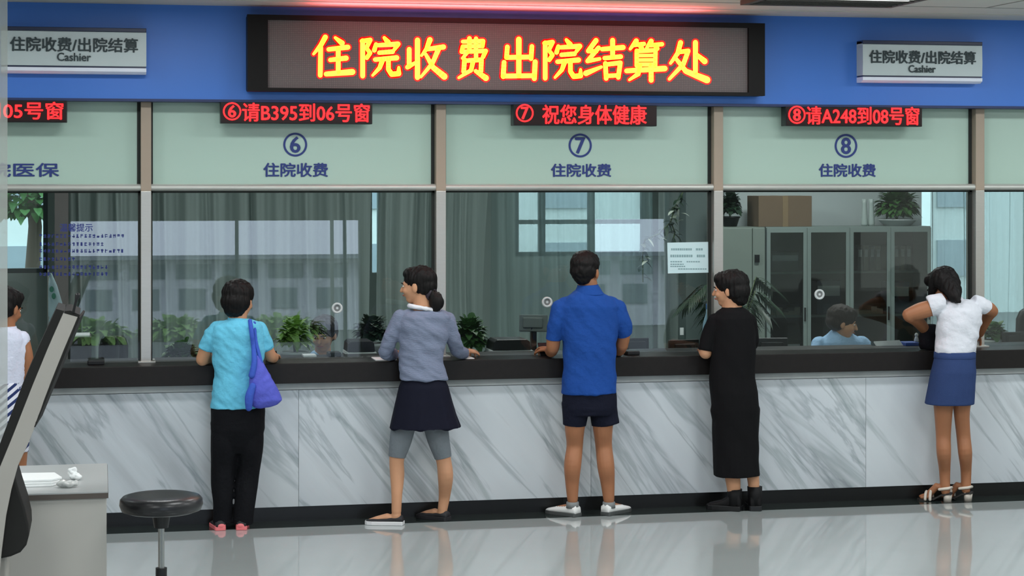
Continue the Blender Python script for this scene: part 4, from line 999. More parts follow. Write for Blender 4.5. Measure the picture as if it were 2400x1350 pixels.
hb.blob('hair', HAIR, pw, 0.006, 4, lambda v: noise.noise(Vector((v.x * 70, v.y * 70, v.z * 12))) * 0.007)
WTP = cloth('white_top_cotton', (214, 218, 226))
g = MB()
LO(g, [(2214, 2276, 703, Y + .03, .06), (2200, 2294, 712, Y + .02, .088), (2194, 2302, 728, Y + .01, .105), (2194, 2301, 755, Y, .115), (2195, 2293, 785, Y - .01, .112), (2192, 2285, 808, Y - .015, .112), (2190, 2284, 826, Y - .02, .116)])
GT(g, [(2208, 712, Y + .02, 25), (2190, 714, Y + .02, 25), (2178, 718, Y + .03, 24)]); GT(g, [(2280, 706, Y + .02, 16), (2294, 713, Y + .02, 17.5), (2302, 718, Y + .02, 17), (2308, 721, Y + .03, 16.5)])
top = g.blob('top', WTP, pw, 0.006, 5, folds(0.010, (10, 8, 11), 31.0, 0.6))
DN = cloth('blue_denim', (48, 66, 108), bump=0.3, bscale=200)
g = MB()
LO(g, [(2193, 2282, 815, Y - .02, .108), (2190, 2284, 840, Y - .025, .118), (2183, 2286, 870, Y - .03, .13), (2174, 2285, 910, Y - .025, .135), (2167, 2282, 947, Y - .02, .135), (2176, 2276, 947, Y - .02, .122), (2190, 2270, 915, Y - .02, .1)])
skt = g.blob('skirt', DN, pw, 0.006, 3, folds(0.003, (9, 8, 6), 2.0))
fit((top, skt), BODY)
g = MB(); LO(g, [(2190, 2285, 824, Y - .02, .116), (2189, 2286, 838, Y - .024, .121), (2190, 2285, 840, Y - .024, .118)]); g.build('waistband', DN, skt, True)
SND = mat('cream_sandal_leather', (206, 198, 186), rough=0.5); SNB = mat('dark_sandal_sole', (40, 36, 34), rough=0.6)
for hx, dr, ox_ in ((kl, (-0.85, 0.6), 0), (kr, (-0.75, 0.66), 0)):
    d = Vector((dr[0], dr[1], 0)).normalized(); sd = Vector((d.y, -d.x, 0)); h = Vector((hx.x + ox_, hx.y, 0))
    g = MB(); rings = []
    for s_, hw, z in ((0.0, .026, .058), (.06, .031, .058), (.3, .029, .045), (.5, .034, .018), (.75, .042, .008), (.92, .036, .008), (1.0, .018, .008)):
        c = h + d * (0.235 * s_); rings.append([c + sd * hw + Vector((0, 0, z - 0.007)), c + sd * hw + Vector((0, 0, z + 0.004)), c - sd * hw + Vector((0, 0, z + 0.004)), c - sd * hw + Vector((0, 0, z - 0.007))])
    so = g.loft(rings).build('sandal', SNB, pw)
    MB().cyl(h + d * 0.032 + Vector((0, 0, 0.0008)), h + d * 0.03 + Vector((0, 0, 0.056)), 0.026, 0.030, n=18).build('heel_block', SND, so, True)
    for s_, hw, zz in ((0.60, .046, .060), (0.74, .047, .048)):
        c = h + d * (0.235 * s_)
        MB().tube([c + sd * (hw * math.cos(a)) + Vector((0, 0, 0.0125 + zz * math.sin(a))) for a in [math.pi * k / 8 for k in range(9)]], [0.010] * 9, n=8, flat=1.0).build('strap', SND, so, True)
    c = h + d * 0.02
    MB().tube([c + sd * 0.036 + d * 0.06 + Vector((0, 0, .085)), c + sd * 0.030 + Vector((0, 0, .095)), c - d * 0.016 + Vector((0, 0, .098)), c - sd * 0.030 + Vector((0, 0, .095)), c - sd * 0.036 + d * 0.06 + Vector((0, 0, .085))], [0.010] * 5, n=8).build('ankle_strap', SND, so, True)
# dark bag held in front of her
DB = cloth('dark_bag_fabric', (20, 20, 26))
hbag = thing('handbag', V(2172, 818, 0.05), 'dark soft handbag tucked between the white top and the counter', 'bag')
g = MB(); LO(g, [(2160, 2194, 760, 0.06, .04), (2156, 2198, 785, 0.05, .06), (2154, 2202, 808, 0.05, .06), (2158, 2200, 818, 0.05, .05)])
g.blob('pouch', DB, hbag, 0.006, 3, folds(0.006, (12, 12, 10), 2))

# ---- person at the far left in a white sleeveless top
Y = -0.30
hl, hr = heel_pt(8, 1262), heel_pt(52, 1262)
pw = person((X(20, Y), Y, 0), 'person in a white sleeveless top and striped skirt half hidden at the far left')
M6 = head_frame(16, 722, Y + .02, 0.235, yaw=-38, pitch=-16)
b = MB(); add_head(b, M6)
T(b, [(14, 745, Y, 21), (15, 770, Y, 22), (18, 795, Y, 32)])
LO(b, [(-28, 58, 785, Y, .06), (-32, 60, 820, Y, .09), (-26, 52, 900, Y, .09), (-28, 56, 980, Y, .10)])
T(b, [(52, 792, Y, 16), (62, 838, Y, 16), (60, 878, Y + .02, 14)]); T(b, [(60, 880, Y + .02, 14), (52, 890, Y + .12, 13), (42, 862, Y + .26, 10)])
add_hand(b, V(41, 858, Y + .28), (-0.1, 1, 0), (0, 0, 1), 0.95, 0.6, side=1)
T(b, [(-24, 792, Y, 16), (-36, 838, Y, 16), (-34, 872, Y + .06, 14)]); T(b, [(-34, 872, Y + .06, 14), (-20, 858, Y + .26, 10)])
add_hand(b, V(-19, 856, Y + .28), (0.1, 1, 0), (0, 0, 1), 0.95, 0.6, side=-1)
for a, hx in ((2, hl), (42, hr)):
    T(b, [(a, 980, Y, 30), (a, 1090, Y + .03, 20), (a, 1150, Y, 18), (a, 1225, hx.y + .05, 12)])
    foot(b, V(a, 1235, hx.y + .05), (hx.x, hx.y + .012), (0, 1), 0.23)
    shoe('slipon', (hx.x, hx.y), (0, 1), 0.235, 0.088, SHB, WSO, pw)
BODY = b.blob('body', SKIN2, pw, 0.006, 3); add_face(M6, pw)
hb = MB()
for c, r in (((0, -0.12, 0.18), (0.40, 0.47, 0.38)), ((0, -0.24, -0.04), (0.385, 0.35, 0.33)), ((0, 0.12, 0.32), (0.34, 0.28, 0.2))): hb.ell(c, r, M6)
hb.blob('hair', HAIR, pw, 0.007, 4, lambda v: noise.noise(Vector((v.x * 70, v.y * 70, v.z * 12))) * 0.007)
WLV = cloth('white_sleeveless_cotton', (214, 220, 238))
g = MB(); LO(g, [(-8, 38, 768, Y, .065), (-22, 50, 776, Y, .09), (-28, 57, 795, Y, .105), (-30, 54, 840, Y, .115), (-26, 44, 885, Y, .11), (-26, 42, 910, Y, .115)])
slv_ = g.blob('sleeveless_top', WLV, pw, 0.007, 5, folds(0.005, (9, 8, 6), 5.0, 0.6))
def mat_stripe():
    m = cloth('blue_white_stripe_cotton', (220, 224, 236)); nt = m.node_tree; N = nt.nodes; L = nt.links
    tc = N.new('ShaderNodeTexCoord'); wv = N.new('ShaderNodeTexWave'); wv.bands_direction = 'DIAGONAL'; wv.inputs['Scale'].default_value = 13.0
    mp = N.new('ShaderNodeMapping'); mp.inputs['Scale'].default_value = (-0.8, 0, 1)
    rp = N.new('ShaderNodeValToRGB'); rp.color_ramp.elements[0].color = lin((44, 58, 104)); rp.color_ramp.elements[0].position = 0.4; rp.color_ramp.elements[1].color = lin((222, 226, 238)); rp.color_ramp.elements[1].position = 0.5
    L.new(tc.outputs['Object'], mp.inputs['Vector']); L.new(mp.outputs['Vector'], wv.inputs['Vector']); L.new(wv.outputs['Fac'], rp.inputs[0]); L.new(rp.outputs[0], N['Principled BSDF'].inputs['Base Color'])
    return m
g = MB(); LO(g, [(-28, 44, 895, Y, .118), (-32, 52, 940, Y, .13), (-36, 58, 1000, Y, .14), (-40, 62, 1060, Y, .15), (-34, 56, 1060, Y, .14), (-24, 46, 1010, Y, .11)])
sks = g.blob('skirt', mat_stripe(), pw, 0.007, 3, folds(0.006, (8, 8, 3), 9))
fit((slv_, sks), BODY)
# ------------------------------------------------------------------ office behind the glass
def mat_curtain(name, rgb, sheer, transl):
    m = bpy.data.materials.new(name); m.use_nodes = True
    nt = m.node_tree; N = nt.nodes; L = nt.links; N.remove(N['Principled BSDF'])
    tc = N.new('ShaderNodeTexCoord'); mp = N.new('ShaderNodeMapping'); mp.inputs['Scale'].default_value = (40, 1, 0.4)
    nz = N.new('ShaderNodeTexNoise'); nz.inputs['Scale'].default_value = 1.0
    L.new(tc.outputs['Object'], mp.inputs['Vector']); L.new(mp.outputs['Vector'], nz.inputs['Vector'])
    mx = N.new('ShaderNodeMix'); mx.data_type = 'RGBA'; c = lin(rgb)
    mx.inputs[6].default_value = tuple(v * 0.85 for v in c[:3]) + (1,); mx.inputs[7].default_value = tuple(v * 1.1 for v in c[:3]) + (1,)
    L.new(nz.outputs['Fac'], mx.inputs[0])
    d = N.new('ShaderNodeBsdfDiffuse'); t = N.new('ShaderNodeBsdfTranslucent'); tr = N.new('ShaderNodeBsdfTransparent')
    L.new(mx.outputs[2], d.inputs[0]); L.new(mx.outputs[2], t.inputs[0])
    a = N.new('ShaderNodeMixShader'); a.inputs[0].default_value = transl; L.new(d.outputs[0], a.inputs[1]); L.new(t.outputs[0], a.inputs[2])
    b = N.new('ShaderNodeMixShader'); b.inputs[0].default_value = sheer; L.new(a.outputs[0], b.inputs[1]); L.new(tr.outputs[0], b.inputs[2])
    L.new(b.outputs[0], N['Material Output'].inputs['Surface'])
    return m
CUR = mat_curtain('grey_green_curtain', (164, 178, 174), 0.12, 0.35)
SHEER = mat_curtain('sheer_window_curtain', (168, 190, 188), 0.5, 0.5)
def curtain(pxa, pxb, Y, z0, z1, m, label, amp=0.075, wl=0.17, gather=0.0, seed=0):
    x0, x1 = X(pxa, Y), X(pxb, Y); n = int((x1 - x0) / 0.012); rows = 14; rnd = random.Random(seed)
    ph = [rnd.uniform(0, 6.28) for _ in range(4)]
    bm = bmesh.new(); vs = []
    for j in range(rows + 1):
        t = j / rows; r = []
        for i in range(n + 1):
            u = i / n; x = x0 + (x1 - x0) * u
            k = 2 * math.pi * (x - x0) / wl
            y = Y + amp * (math.sin(k + ph[0] + 0.8 * math.sin(k * 0.23 + ph[1])) * (0.65 + 0.35 * math.sin(k * 0.31 + ph[2])) + 0.25 * math.sin(2.3 * k + ph[3] + 2 * t))
            xx = x + 0.05 * gather * math.sin(3 * t + ph[1]) + 0.02 * math.sin(k * 0.5 + 2.5 * t)
            r.append(bm.verts.new((xx, y * 1.0 + 0.02 * math.sin(4 * t + k * 0.2), z0 + (z1 - z0) * t)))
        vs.append(r)
    for a, b in zip(vs, vs[1:]):
        for i in range(n): bm.faces.new((a[i], a[i + 1], b[i + 1], b[i]))
    me = bpy.data.meshes.new('curtain'); bm.to_mesh(me); bm.free()
    o = link(me, 'curtain', m, None, True)
    return tag(o, label, 'curtain', 'office curtains')
curtain(160, 352, 4.55, 0.04, 2.7, CUR, 'grey curtain behind the glass lettering at the left window', seed=1)
curtain(352, 868, 4.55, 0.04, 2.7, CUR, 'wide grey curtain behind the window marked 6', seed=2, wl=0.2)
curtain(893, 1142, 4.55, 0.04, 2.7, CUR, 'gathered grey curtain right of the bright slit, beside the grey cardigan', gather=1, seed=3)
curtain(1150, 1535, 4.6, 0.04, 2.7, SHEER, 'sheer curtain over the paned window behind the blue polo shirt', seed=4, wl=0.22)
curtain(1540, 1640, 4.5, 0.04, 2.7, CUR, 'grey curtain hanging behind the trailing vine', seed=5)
curtain(2172, 2282, 4.62, 0.04, 2.7, SHEER, 'bright sheer curtain beside the glazed cabinet', seed=6)
curtain(2296, 2440, 4.62, 0.04, 2.7, SHEER, 'bright sheer curtain at the far right window', seed=7)
def rail(pxa, pxb, label):
    Y = 4.58
    tag(MB().tube([(X(pxa, Y), Y, 2.72), (X(pxb, Y), Y, 2.72)], [0.015, 0.015]).build('curtain_rail', ALU), label, 'curtain rail')
# partition wall behind the cabinet
MB().box(X(1690, 4.3), X(2160, 4.3), 4.3, 4.42, 0, ZC).build('wall_office_right', OFFPALE, kind='structure')
MB().box(X(1600, 4.3), X(1690, 4.3), 4.2, 4.42, 0, ZC).build('pillar_office', mat('office_pillar_paint', (96, 110, 108), rough=0.8), kind='structure')
MB().box(X(128, 4.4), X(160, 4.4), 4.4, 4.62, 0, ZC).build('pillar_office.001', mat('office_brown_pillar', (112, 108, 106), rough=0.8), kind='structure')
# the long desk the clerks sit at
DKM = mat('dark_desk_laminate', (52, 50, 48), rough=0.5, var=0.15)
od = thing('office_desk', (3, 1.0, 0), 'long dark office desk running behind the service counter', 'desk')
MB().box(-0.8, 6.9, 0.62, 1.30, 0.72, 0.75).build('desktop', DKM, od, bevel=0.003)
for x in (-0.7, 0.9, 2.6, 4.4, 6.1, 6.8): MB().box(x, x + 0.03, 0.66, 1.26, 0, 0.72).build('leg', DKM, od)
shelf_z = 1.0
# ------------------------------------------------------------------ plants
LEAF = mat('green_leaf', (62, 104, 52), rough=0.45, spec=0.4, var=0.35, scale=12)
LEAFB = mat('bright_green_leaf', (128, 168, 78), rough=0.45, spec=0.4, var=0.3, scale=12)
LEAFD = mat('dark_green_leaf', (34, 58, 40), rough=0.45, spec=0.4, var=0.35, scale=12)
POTW = mat('white_pot_glaze', (206, 214, 214), rough=0.3); SOIL = mat('pot_soil', (48, 38, 30), rough=0.95); STEM = mat('plant_stem', (74, 92, 50), rough=0.7)
def leaf(bm, base, d, L, Wd, droop, rnd):
    d = Vector(d).normalized(); sd = d.cross(Vector((0, 0, 1)))
    sd = sd.normalized() if sd.length > 1e-3 else Vector((1, 0, 0))
    p = Vector(base); rows = []
    for i in range(5):
        t = i / 4; wv = Wd * math.sin(math.pi * (0.12 + 0.86 * t)) ** 0.8
        c = p + d * (L * t) + Vector((0, 0, -droop * L * t * t))
        up = Vector((0, 0, 1)) * wv * 0.25
        rows.append([bm.verts.new(c - sd * wv + up), bm.verts.new(c), bm.verts.new(c + sd * wv + up)])
    for a, b in zip(rows, rows[1:]):
        bm.faces.new((a[0], a[1], b[1], b[0])); bm.faces.new((a[1], a[2], b[2], b[1]))
def bush(bm, c, r, n, L, Wd, rnd, droop=0.5, upbias=0.4):
    for _ in range(n):
        a = rnd.uniform(0, 6.283); e = rnd.uniform(-0.2, 1.3)
        d = Vector((math.cos(a) * math.cos(e), math.sin(a) * math.cos(e), math.sin(e) + upbias * 0.3))
        q = rnd.uniform(0.15, 0.85)
        leaf(bm, Vector(c) + Vector((d.x * r[0] * q, d.y * r[1] * q, d.z * r[2] * q)), d, L * rnd.uniform(0.6, 1.2), Wd * rnd.uniform(0.7, 1.2), droop * rnd.uniform(0.4, 1.4), rnd)
def potted(px, base_z, Y, rpx, top_py, m, label, pot_h=0.16, pot_r=0.09, n=140, L=0.10, Wd=0.030, seed=0, potm=None, droop=0.5):
    rnd = random.Random(seed); k = mpp(px, Y); x = X(px, Y)
    t = thing('potted_plant', (x, Y, base_z), label, 'plant', 'potted plants in the office')
    rings = [[Vector((x + math.cos(2 * math.pi * i / 24) * r, Y + math.sin(2 * math.pi * i / 24) * r, base_z + z)) for i in range(24)] for r, z in ((pot_r * 0.7, 0), (pot_r, pot_h * 0.85), (pot_r * 1.08, pot_h * 0.86), (pot_r * 1.08, pot_h), (pot_r * 0.92, pot_h), (pot_r * 0.9, pot_h * 0.9))]
    MB().loft(rings).build('pot', potm or POTW, t, True)
    MB().cyl((x, Y, base_z + pot_h * 0.86), (x, Y, base_z + pot_h * 0.92), pot_r * 0.9).build('soil', SOIL, t)
    zt_ = Z(top_py, px, Y); zc_ = base_z + pot_h
    hgt = max(zt_ - zc_, 0.05)
    b = MB()
    bush(b.bm, (x, Y, zc_ + hgt * 0.30), (rpx * k, rpx * k, hgt * 0.62), int(n * 2.2), L * 0.8, Wd, rnd, droop)
    b.build('foliage', m, t, True)
    b = MB()
    for i in range(5): b.tube([(x, Y, zc_ - 0.02), (x + rnd.uniform(-.6, .6) * rpx * k, Y + rnd.uniform(-.05, .05), zc_ + hgt * 0.6)], [0.004, 0.003], n=6)
    b.build('stem', STEM, t, True)
    return t
def stand(px, Y, z, wpx, label, m=None):
    x = X(px, Y); hw = wpx * mpp(px, Y)
    t = thing('plant_shelf', (x, Y, 0.75), label, 'shelf', 'small risers on the office desk')
    MB().box(x - hw, x + hw, Y - 0.14, Y + 0.14, z - 0.02, z).build('top', m or GREYP, t)
    for s in (-1, 1): MB().box(x + s * hw - (0.012 if s > 0 else 0), x + s * hw + (0 if s > 0 else 0.012), Y - 0.14, Y + 0.14, 0.75, z - 0.02).build('side', m or GREYP, t)
potted(690, 0.86, 0.82, 27, 742, LEAFB, 'bright green leafy potted plant beside the light blue tee', seed=1, n=170)
stand(690, 0.82, 0.86, 30, 'grey riser under the bright green plant')
potted(872, 0.88, 1.16, 30, 742, LEAFD, 'dark green potted plant at the left elbow of the grey cardigan', seed=2, n=150)
stand(872, 1.16, 0.88, 30, 'grey riser under the dark green plant')
potted(1100, 0.80, 1.05, 32, 738, LEAF, 'bushy green potted plant right of the grey cardigan', seed=3, n=260)
stand(1100, 1.05, 0.80, 30, 'grey riser under the bushy green plant')
potted(425, 0.80, 1.0, 38, 800, LEAF, 'low green potted plant left of the light blue tee', seed=4, n=150, pot_h=0.1)
stand(425, 1.0, 0.80, 30, 'grey riser under the low green plant')
potted(2328, 0.84, 1.0, 20, 762, LEAF, 'small green potted plant behind the right elbow of the white top', seed=5, n=110)
stand(2328, 1.0, 0.84, 24, 'grey riser under the small green plant')
# palm standing on the office floor behind the black dress
rnd = random.Random(11); xp = X(1715, 2.4)
t = thing('palm_plant', (xp, 2.4, 0), 'arching dark green palm in a pot behind the black dress', 'plant')
rings = [[Vector((xp + math.cos(2 * math.pi * i / 24) * r, 2.4 + math.sin(2 * math.pi * i / 24) * r, z)) for i in range(24)] for r, z in ((.12, 0), (.17, .32), (.18, .33), (.18, .36), (.15, .36), (.15, .33))]
MB().loft(rings).build('pot', POTW, t, True)
b = MB(); sb = MB()
for i in range(13):
    a = i * 2.4; rr = rnd.uniform(0.22, 0.36); zt_ = rnd.uniform(1.15, 1.42)
    pts = [Vector((xp, 2.4, 0.34)), Vector((xp + math.cos(a) * rr * 0.3, 2.4 + math.sin(a) * rr * 0.3, zt_ * 0.75)), Vector((xp + math.cos(a) * rr * 0.7, 2.4 + math.sin(a) * rr * 0.7, zt_)), Vector((xp + math.cos(a) * rr * 1.15, 2.4 + math.sin(a) * rr * 1.15, zt_ - 0.12))]
    sb.tube(pts, [0.006, 0.005, 0.004, 0.002], n=6)
    for q in range(14):
        u = q / 13; p = pts[1].lerp(pts[2], min(u * 2, 1)) if u < 0.5 else pts[2].lerp(pts[3], u * 2 - 1)
        for s in (-1, 1):
            d = Vector((math.cos(a + s * 0.9), math.sin(a + s * 0.9), 0.1)); leaf(b.bm, p, d, 0.15, 0.012, 0.8, rnd)
b.build('frond', LEAFD, t, True); sb.build('stem', STEM, t, True)
# vine trailing on the curtain, beside the notice
rnd = random.Random(5); b = MB(); sb = MB(); Yv = 3.6
pts = [V(1600, 452, Yv), V(1582, 485, Yv), V(1572, 520, Yv), V(1545, 548, Yv), V(1512, 562, Yv), V(1506, 600, Yv), V(1507, 660, Yv)]
pts2 = [V(1572, 520, Yv), V(1582, 545, Yv), V(1578, 560, Yv)]
for P in (pts, pts2):
    sb.tube(P, [0.006] * len(P), n=6)
    for p, q in zip(P, P[1:]):
        for i in range(6):
            c = p.lerp(q, i / 6); a = rnd.uniform(0, 6.28)
            leaf(b.bm, c, (math.cos(a), rnd.uniform(-.9, .2), math.sin(a) * 0.7 - 0.3), rnd.uniform(0.05, 0.09), rnd.uniform(0.016, 0.026), 0.5, rnd)
xt = pts[0].x
t = thing('trailing_vine', (xt, Yv, pts[0].z), 'trailing vine with dark and pale leaves hanging beside the white notice', 'plant')
b.build('foliage', LEAFD, t, True); sb.build('stem', STEM, t, True)
b = MB()
for i in range(12):
    p = pts[rnd.randrange(1, 7)]; a = rnd.uniform(0, 6.28)
    leaf(b.bm, p + Vector((rnd.uniform(-.05, .05), -0.03, rnd.uniform(-.08, .08))), (math.cos(a), -0.5, math.sin(a)), 0.07, 0.022, 0.3, rnd)
b.build('pale_leaf', mat('pale_variegated_leaf', (190, 200, 186), rough=0.5), t, True)
MB().tube([pts[0], pts[0] + Vector((0, 0, ZC - pts[0].z))], [0.003, 0.003], n=6).build('hanging_wire', ALU, t)
# ------------------------------------------------------------------ cabinet with glass doors
Yc = 3.75
CAB = mat('grey_green_cabinet_metal', (132, 146, 142), rough=0.5, spec=0.4, var=0.05)
CABI = mat('dark_cabinet_inside', (84, 84, 78), rough=0.8, var=0.15, scale=2)
zc1 = Z(531, 1990, Yc)
ca0, ca1 = X(1797, Yc), X(2183, Yc)
cb = thing('glazed_cabinet', ((ca0 + ca1) / 2, Yc + 0.2, 0), 'grey metal filing cabinet with four glass doors at the back of the office', 'cabinet')
bk = MB().box(ca0, ca1, Yc + 0.36, Yc + 0.38, 0, zc1).box(ca0, ca1, Yc + 0.02, Yc + 0.36, 0.0, 0.06)
bk.build('back_panel', CABI, cb)
cs = MB().box(ca0, ca0 + 0.02, Yc + 0.02, Yc + 0.36, 0.06, zc1).box(ca1 - 0.02, ca1, Yc + 0.02, Yc + 0.36, 0.06, zc1).box(ca0 + 0.02, ca1 - 0.02, Yc + 0.02, Yc + 0.36, zc1 - 0.03, zc1)
cs.build('carcass', CAB, cb)
zsh = [Z(636, 1990, Yc), Z(738, 1990, Yc), Z(860, 1990, Yc)]
for z in zsh: MB().box(ca0 + 0.02, ca1 - 0.02, Yc + 0.05, Yc + 0.355, z - 0.02, z).build('shelf', CAB, cb)
dxs = [ca0] + [X(p, Yc) for p in (1892, 1992, 2088)] + [ca1]
CGL = mat_glass('cabinet_glass', tint=(0.80, 0.82, 0.80), refl=1.2)
for a, c in zip(dxs, dxs[1:]):
    fw = 0.035
    dd = MB().box(a + .002, a + fw, Yc - 0.0, Yc + 0.02, 0.07, zc1 - 0.01).box(c - fw, c - .002, Yc, Yc + 0.02, 0.07, zc1 - 0.01).box(a + fw, c - fw, Yc, Yc + 0.02, zc1 - 0.05, zc1 - 0.01).box(a + fw, c - fw, Yc, Yc + 0.02, 0.07, 0.13).build('door', CAB, cb)
    MB().box(a + fw, c - fw, Yc + 0.008, Yc + 0.012, 0.13, zc1 - 0.05).build('door_glass', CGL, dd)
    MB().box(c - 0.028, c - 0.016, Yc - 0.012, Yc, 0.95, 1.07).build('handle', BLK, dd)
# binders and boxes inside the cabinet
rnd = random.Random(21)
BIND = [mat('binder_%s' % n_, c) for n_, c in (('grey', (112, 118, 116)), ('slate', (62, 76, 92)), ('cream', (158, 158, 142)), ('olive', (92, 98, 82)))]
def item(name, m, x0, x1, y0, y1, z0, z1, label, cat, group):
    t = thing(name, ((x0 + x1) / 2, (y0 + y1) / 2, z0), label, cat, group)
    MB().box(x0, x1, y0, y1, z0, z1).build('cover', m, t, bevel=0.003)
    MB().box(x0 + 0.008, x1 - 0.008, y0 - 0.002, y0, z1 - (z1 - z0) * 0.45, z1 - (z1 - z0) * 0.15).build('spine_label', WHITE, t)
bx = X(2015, Yc) + 0.03
for k in range(9):
    w_ = 0.044
    if not (k in (4,)):
        item('binder', BIND[2 if k % 2 else 0], bx + k * 0.058, bx + k * 0.058 + w_, Yc + 0.12, Yc + 0.33, zsh[0], zsh[0] + 0.22, 'pale binder in the row on the upper shelf of the glazed cabinet', 'binder', 'binders on the upper cabinet shelf')
item('storage_box', BIND[0], X(1815, Yc), X(1880, Yc), Yc + 0.08, Yc + 0.33, zsh[0], zsh[0] + 0.17, 'grey storage box on the upper shelf behind the leftmost glass door', 'box', None)
item('storage_box', BIND[1], X(1922, Yc), X(1978, Yc), Yc + 0.08, Yc + 0.33, zsh[1], zsh[1] + 0.30, 'tall slate blue box on the middle shelf of the glazed cabinet', 'box', None)
item('storage_box', BIND[3], X(1820, Yc), X(1884, Yc), Yc + 0.08, Yc + 0.33, zsh[2], zsh[2] + 0.24, 'olive storage box on the low shelf behind the leftmost glass door', 'box', None)
item('storage_box', BIND[1], X(2098, Yc), X(2140, Yc), Yc + 0.08, Yc + 0.33, zsh[1], zsh[1] + 0.28, 'dark slate box on the middle shelf behind the rightmost glass door', 'box', None)
for q, (pa, pb) in enumerate(((1815, 1885), (2010, 2080))):
    b = MB(); rr_ = random.Random(40 + q)
    for i in range(5):
        x = X(pa + (pb - pa) * i / 5, Yc) ; b.box(x, x + 0.055, Yc + 0.10, Yc + 0.3, zsh[1], zsh[1] + 0.02 + rr_.random() * 0.05)
    tag(b.build('paper_bundle', BIND[2]), ('loose papers on the middle shelf behind the leftmost glass door', 'loose papers on the middle shelf behind the third glass door')[q], 'papers')
# tall plain cupboard left of it
tc0, tc1 = X(1692, Yc), X(1794, Yc)
tcab = thing('metal_cupboard', ((tc0 + tc1) / 2, Yc + 0.2, 0), 'plain pale grey cupboard left of the glazed cabinet', 'cupboard')
CUPB = mat('pale_cupboard_metal', (128, 140, 132), rough=0.5, var=0.04)
MB().box(tc0, tc1, Yc + 0.02, Yc + 0.38, 0, zc1).build('body', CUPB, tcab)
dm = (tc0 + tc1) / 2 + 0.08
for a, c in ((tc0, dm), (dm, tc1)):
    dd = MB().box(a + 0.003, c - 0.003, Yc, Yc + 0.02, 0.05, zc1 - 0.01).build('door', CUPB, tcab, bevel=0.003)
    if a is dm or a == dm: MB().box(c - 0.10, c - 0.06, Yc - 0.02, Yc, Z(615, 1775, Yc), Z(597, 1775, Yc)).build('handle', BLK, dd)
# things on top
CARD = mat('brown_cardboard', (112, 96, 78), rough=0.85, var=0.08)
cx0, cx1 = X(1778, Yc + .05), X(1903, Yc + .05)
cz = Z(459, 1840, Yc + .05)
ct = thing('cardboard_box', ((cx0 + cx1) / 2, Yc + 0.2, zc1), 'brown cardboard box on top of the cabinet', 'box')
MB().box(cx0, cx1, Yc + 0.05, Yc + 0.36, zc1, cz).build('carton', CARD, ct, bevel=0.004)
MB().box(cx0 + (cx1 - cx0) * 0.45, cx0 + (cx1 - cx0) * 0.55, Yc + 0.048, Yc + 0.362, zc1 + 0.001, cz + 0.001).build('tape', mat('packing_tape', (134, 116, 90), rough=0.3), ct)
potted(1712, zc1, Yc + 0.2, 16, 452, LEAFD, 'dark leafy plant on top of the plain cupboard', seed=8, n=160, pot_h=0.09, pot_r=0.08, potm=BLK, L=0.10)
potted(2103, zc1, Yc + 0.2, 40, 445, LEAF, 'broad green plant in a white bowl on top of the glazed cabinet', seed=9, n=260, pot_h=0.06, pot_r=0.17, L=0.14, Wd=0.035)
for i, px in enumerate((2026, 2042)):
    x = X(px, Yc + .2)
    vs_ = thing('tall_vase', (x, Yc + 0.2, zc1), ('slim pale vase on the cabinet, nearer the cardboard box', 'slim pale vase on the cabinet, nearer the broad green plant')[i], 'vase')
    rings = [[Vector((x + math.cos(2 * math.pi * k / 20) * r, Yc + 0.2 + math.sin(2 * math.pi * k / 20) * r, zc1 + z)) for k in range(20)] for r, z in ((.026, 0), (.032, .02), (.024, .12), (.02, .2), (.024, .24), (.018, .24), (.014, .18))]
    MB().loft(rings).build('body', mat('pale_vase_glaze', (176, 190, 186), rough=0.3), vs_, True)
# ------------------------------------------------------------------ office machines and chairs
def monitor(px, w_px, top_py, Y, label, tilt=0, yaw=0, m=None):
    x = X(px, Y); hw = w_px / 2 * mpp(px, Y); zt_ = Z(top_py, px, Y); hh = min(hw * 1.2, zt_ - 0.79)
    t = thing('computer_monitor', (x, Y, 0.75), label, 'monitor', 'office monitors')
    M = Matrix.Translation((x, Y, zt_ - hh / 2)) @ Matrix.Rotation(R(yaw), 4, 'Z') @ Matrix.Rotation(R(tilt), 4, 'X')
    MB().box(-hw, hw, -0.015, 0.015, -hh / 2, hh / 2, M).build('housing', m or BLK, t, bevel=0.006)
    MB().box(-hw * 0.7, hw * 0.7, -0.035, -0.015, -hh * 0.3, hh * 0.3, M).build('back_shell', m or BLK, t, bevel=0.006)
    MB().box(-hw + 0.012, hw - 0.012, 0.015, 0.017, -hh / 2 + 0.012, hh / 2 - 0.012, M).build('screen', mat('dark_screen', (30, 34, 40), rough=0.15), t)
    MB().box(x - 0.02, x + 0.02, Y - 0.02, Y + 0.02, 0.76, zt_ - hh / 2).build('neck', BLK, t)
    MB().box(x - 0.10, x + 0.10, Y - 0.08, Y + 0.08, 0.75, 0.765).build('foot', BLK, t, bevel=0.004)
monitor(1490, 62, 792, 0.85, 'black monitor beside the right hand of the blue polo shirt')
monitor(1602, 78, 796, 0.85, 'wide black monitor left of the black dress', yaw=10)
monitor(1808, 76, 792, 0.85, 'black monitor right of the black dress', yaw=-8)
monitor(2380, 66, 778, 0.85, 'black monitor at the far right end of the counter')
monitor(1250, 66, 738, 1.1, 'grey monitor back tilted beside the left arm of the blue polo', tilt=-12, yaw=-20, m=mat('grey_monitor_back', (112, 120, 116), rough=0.5))
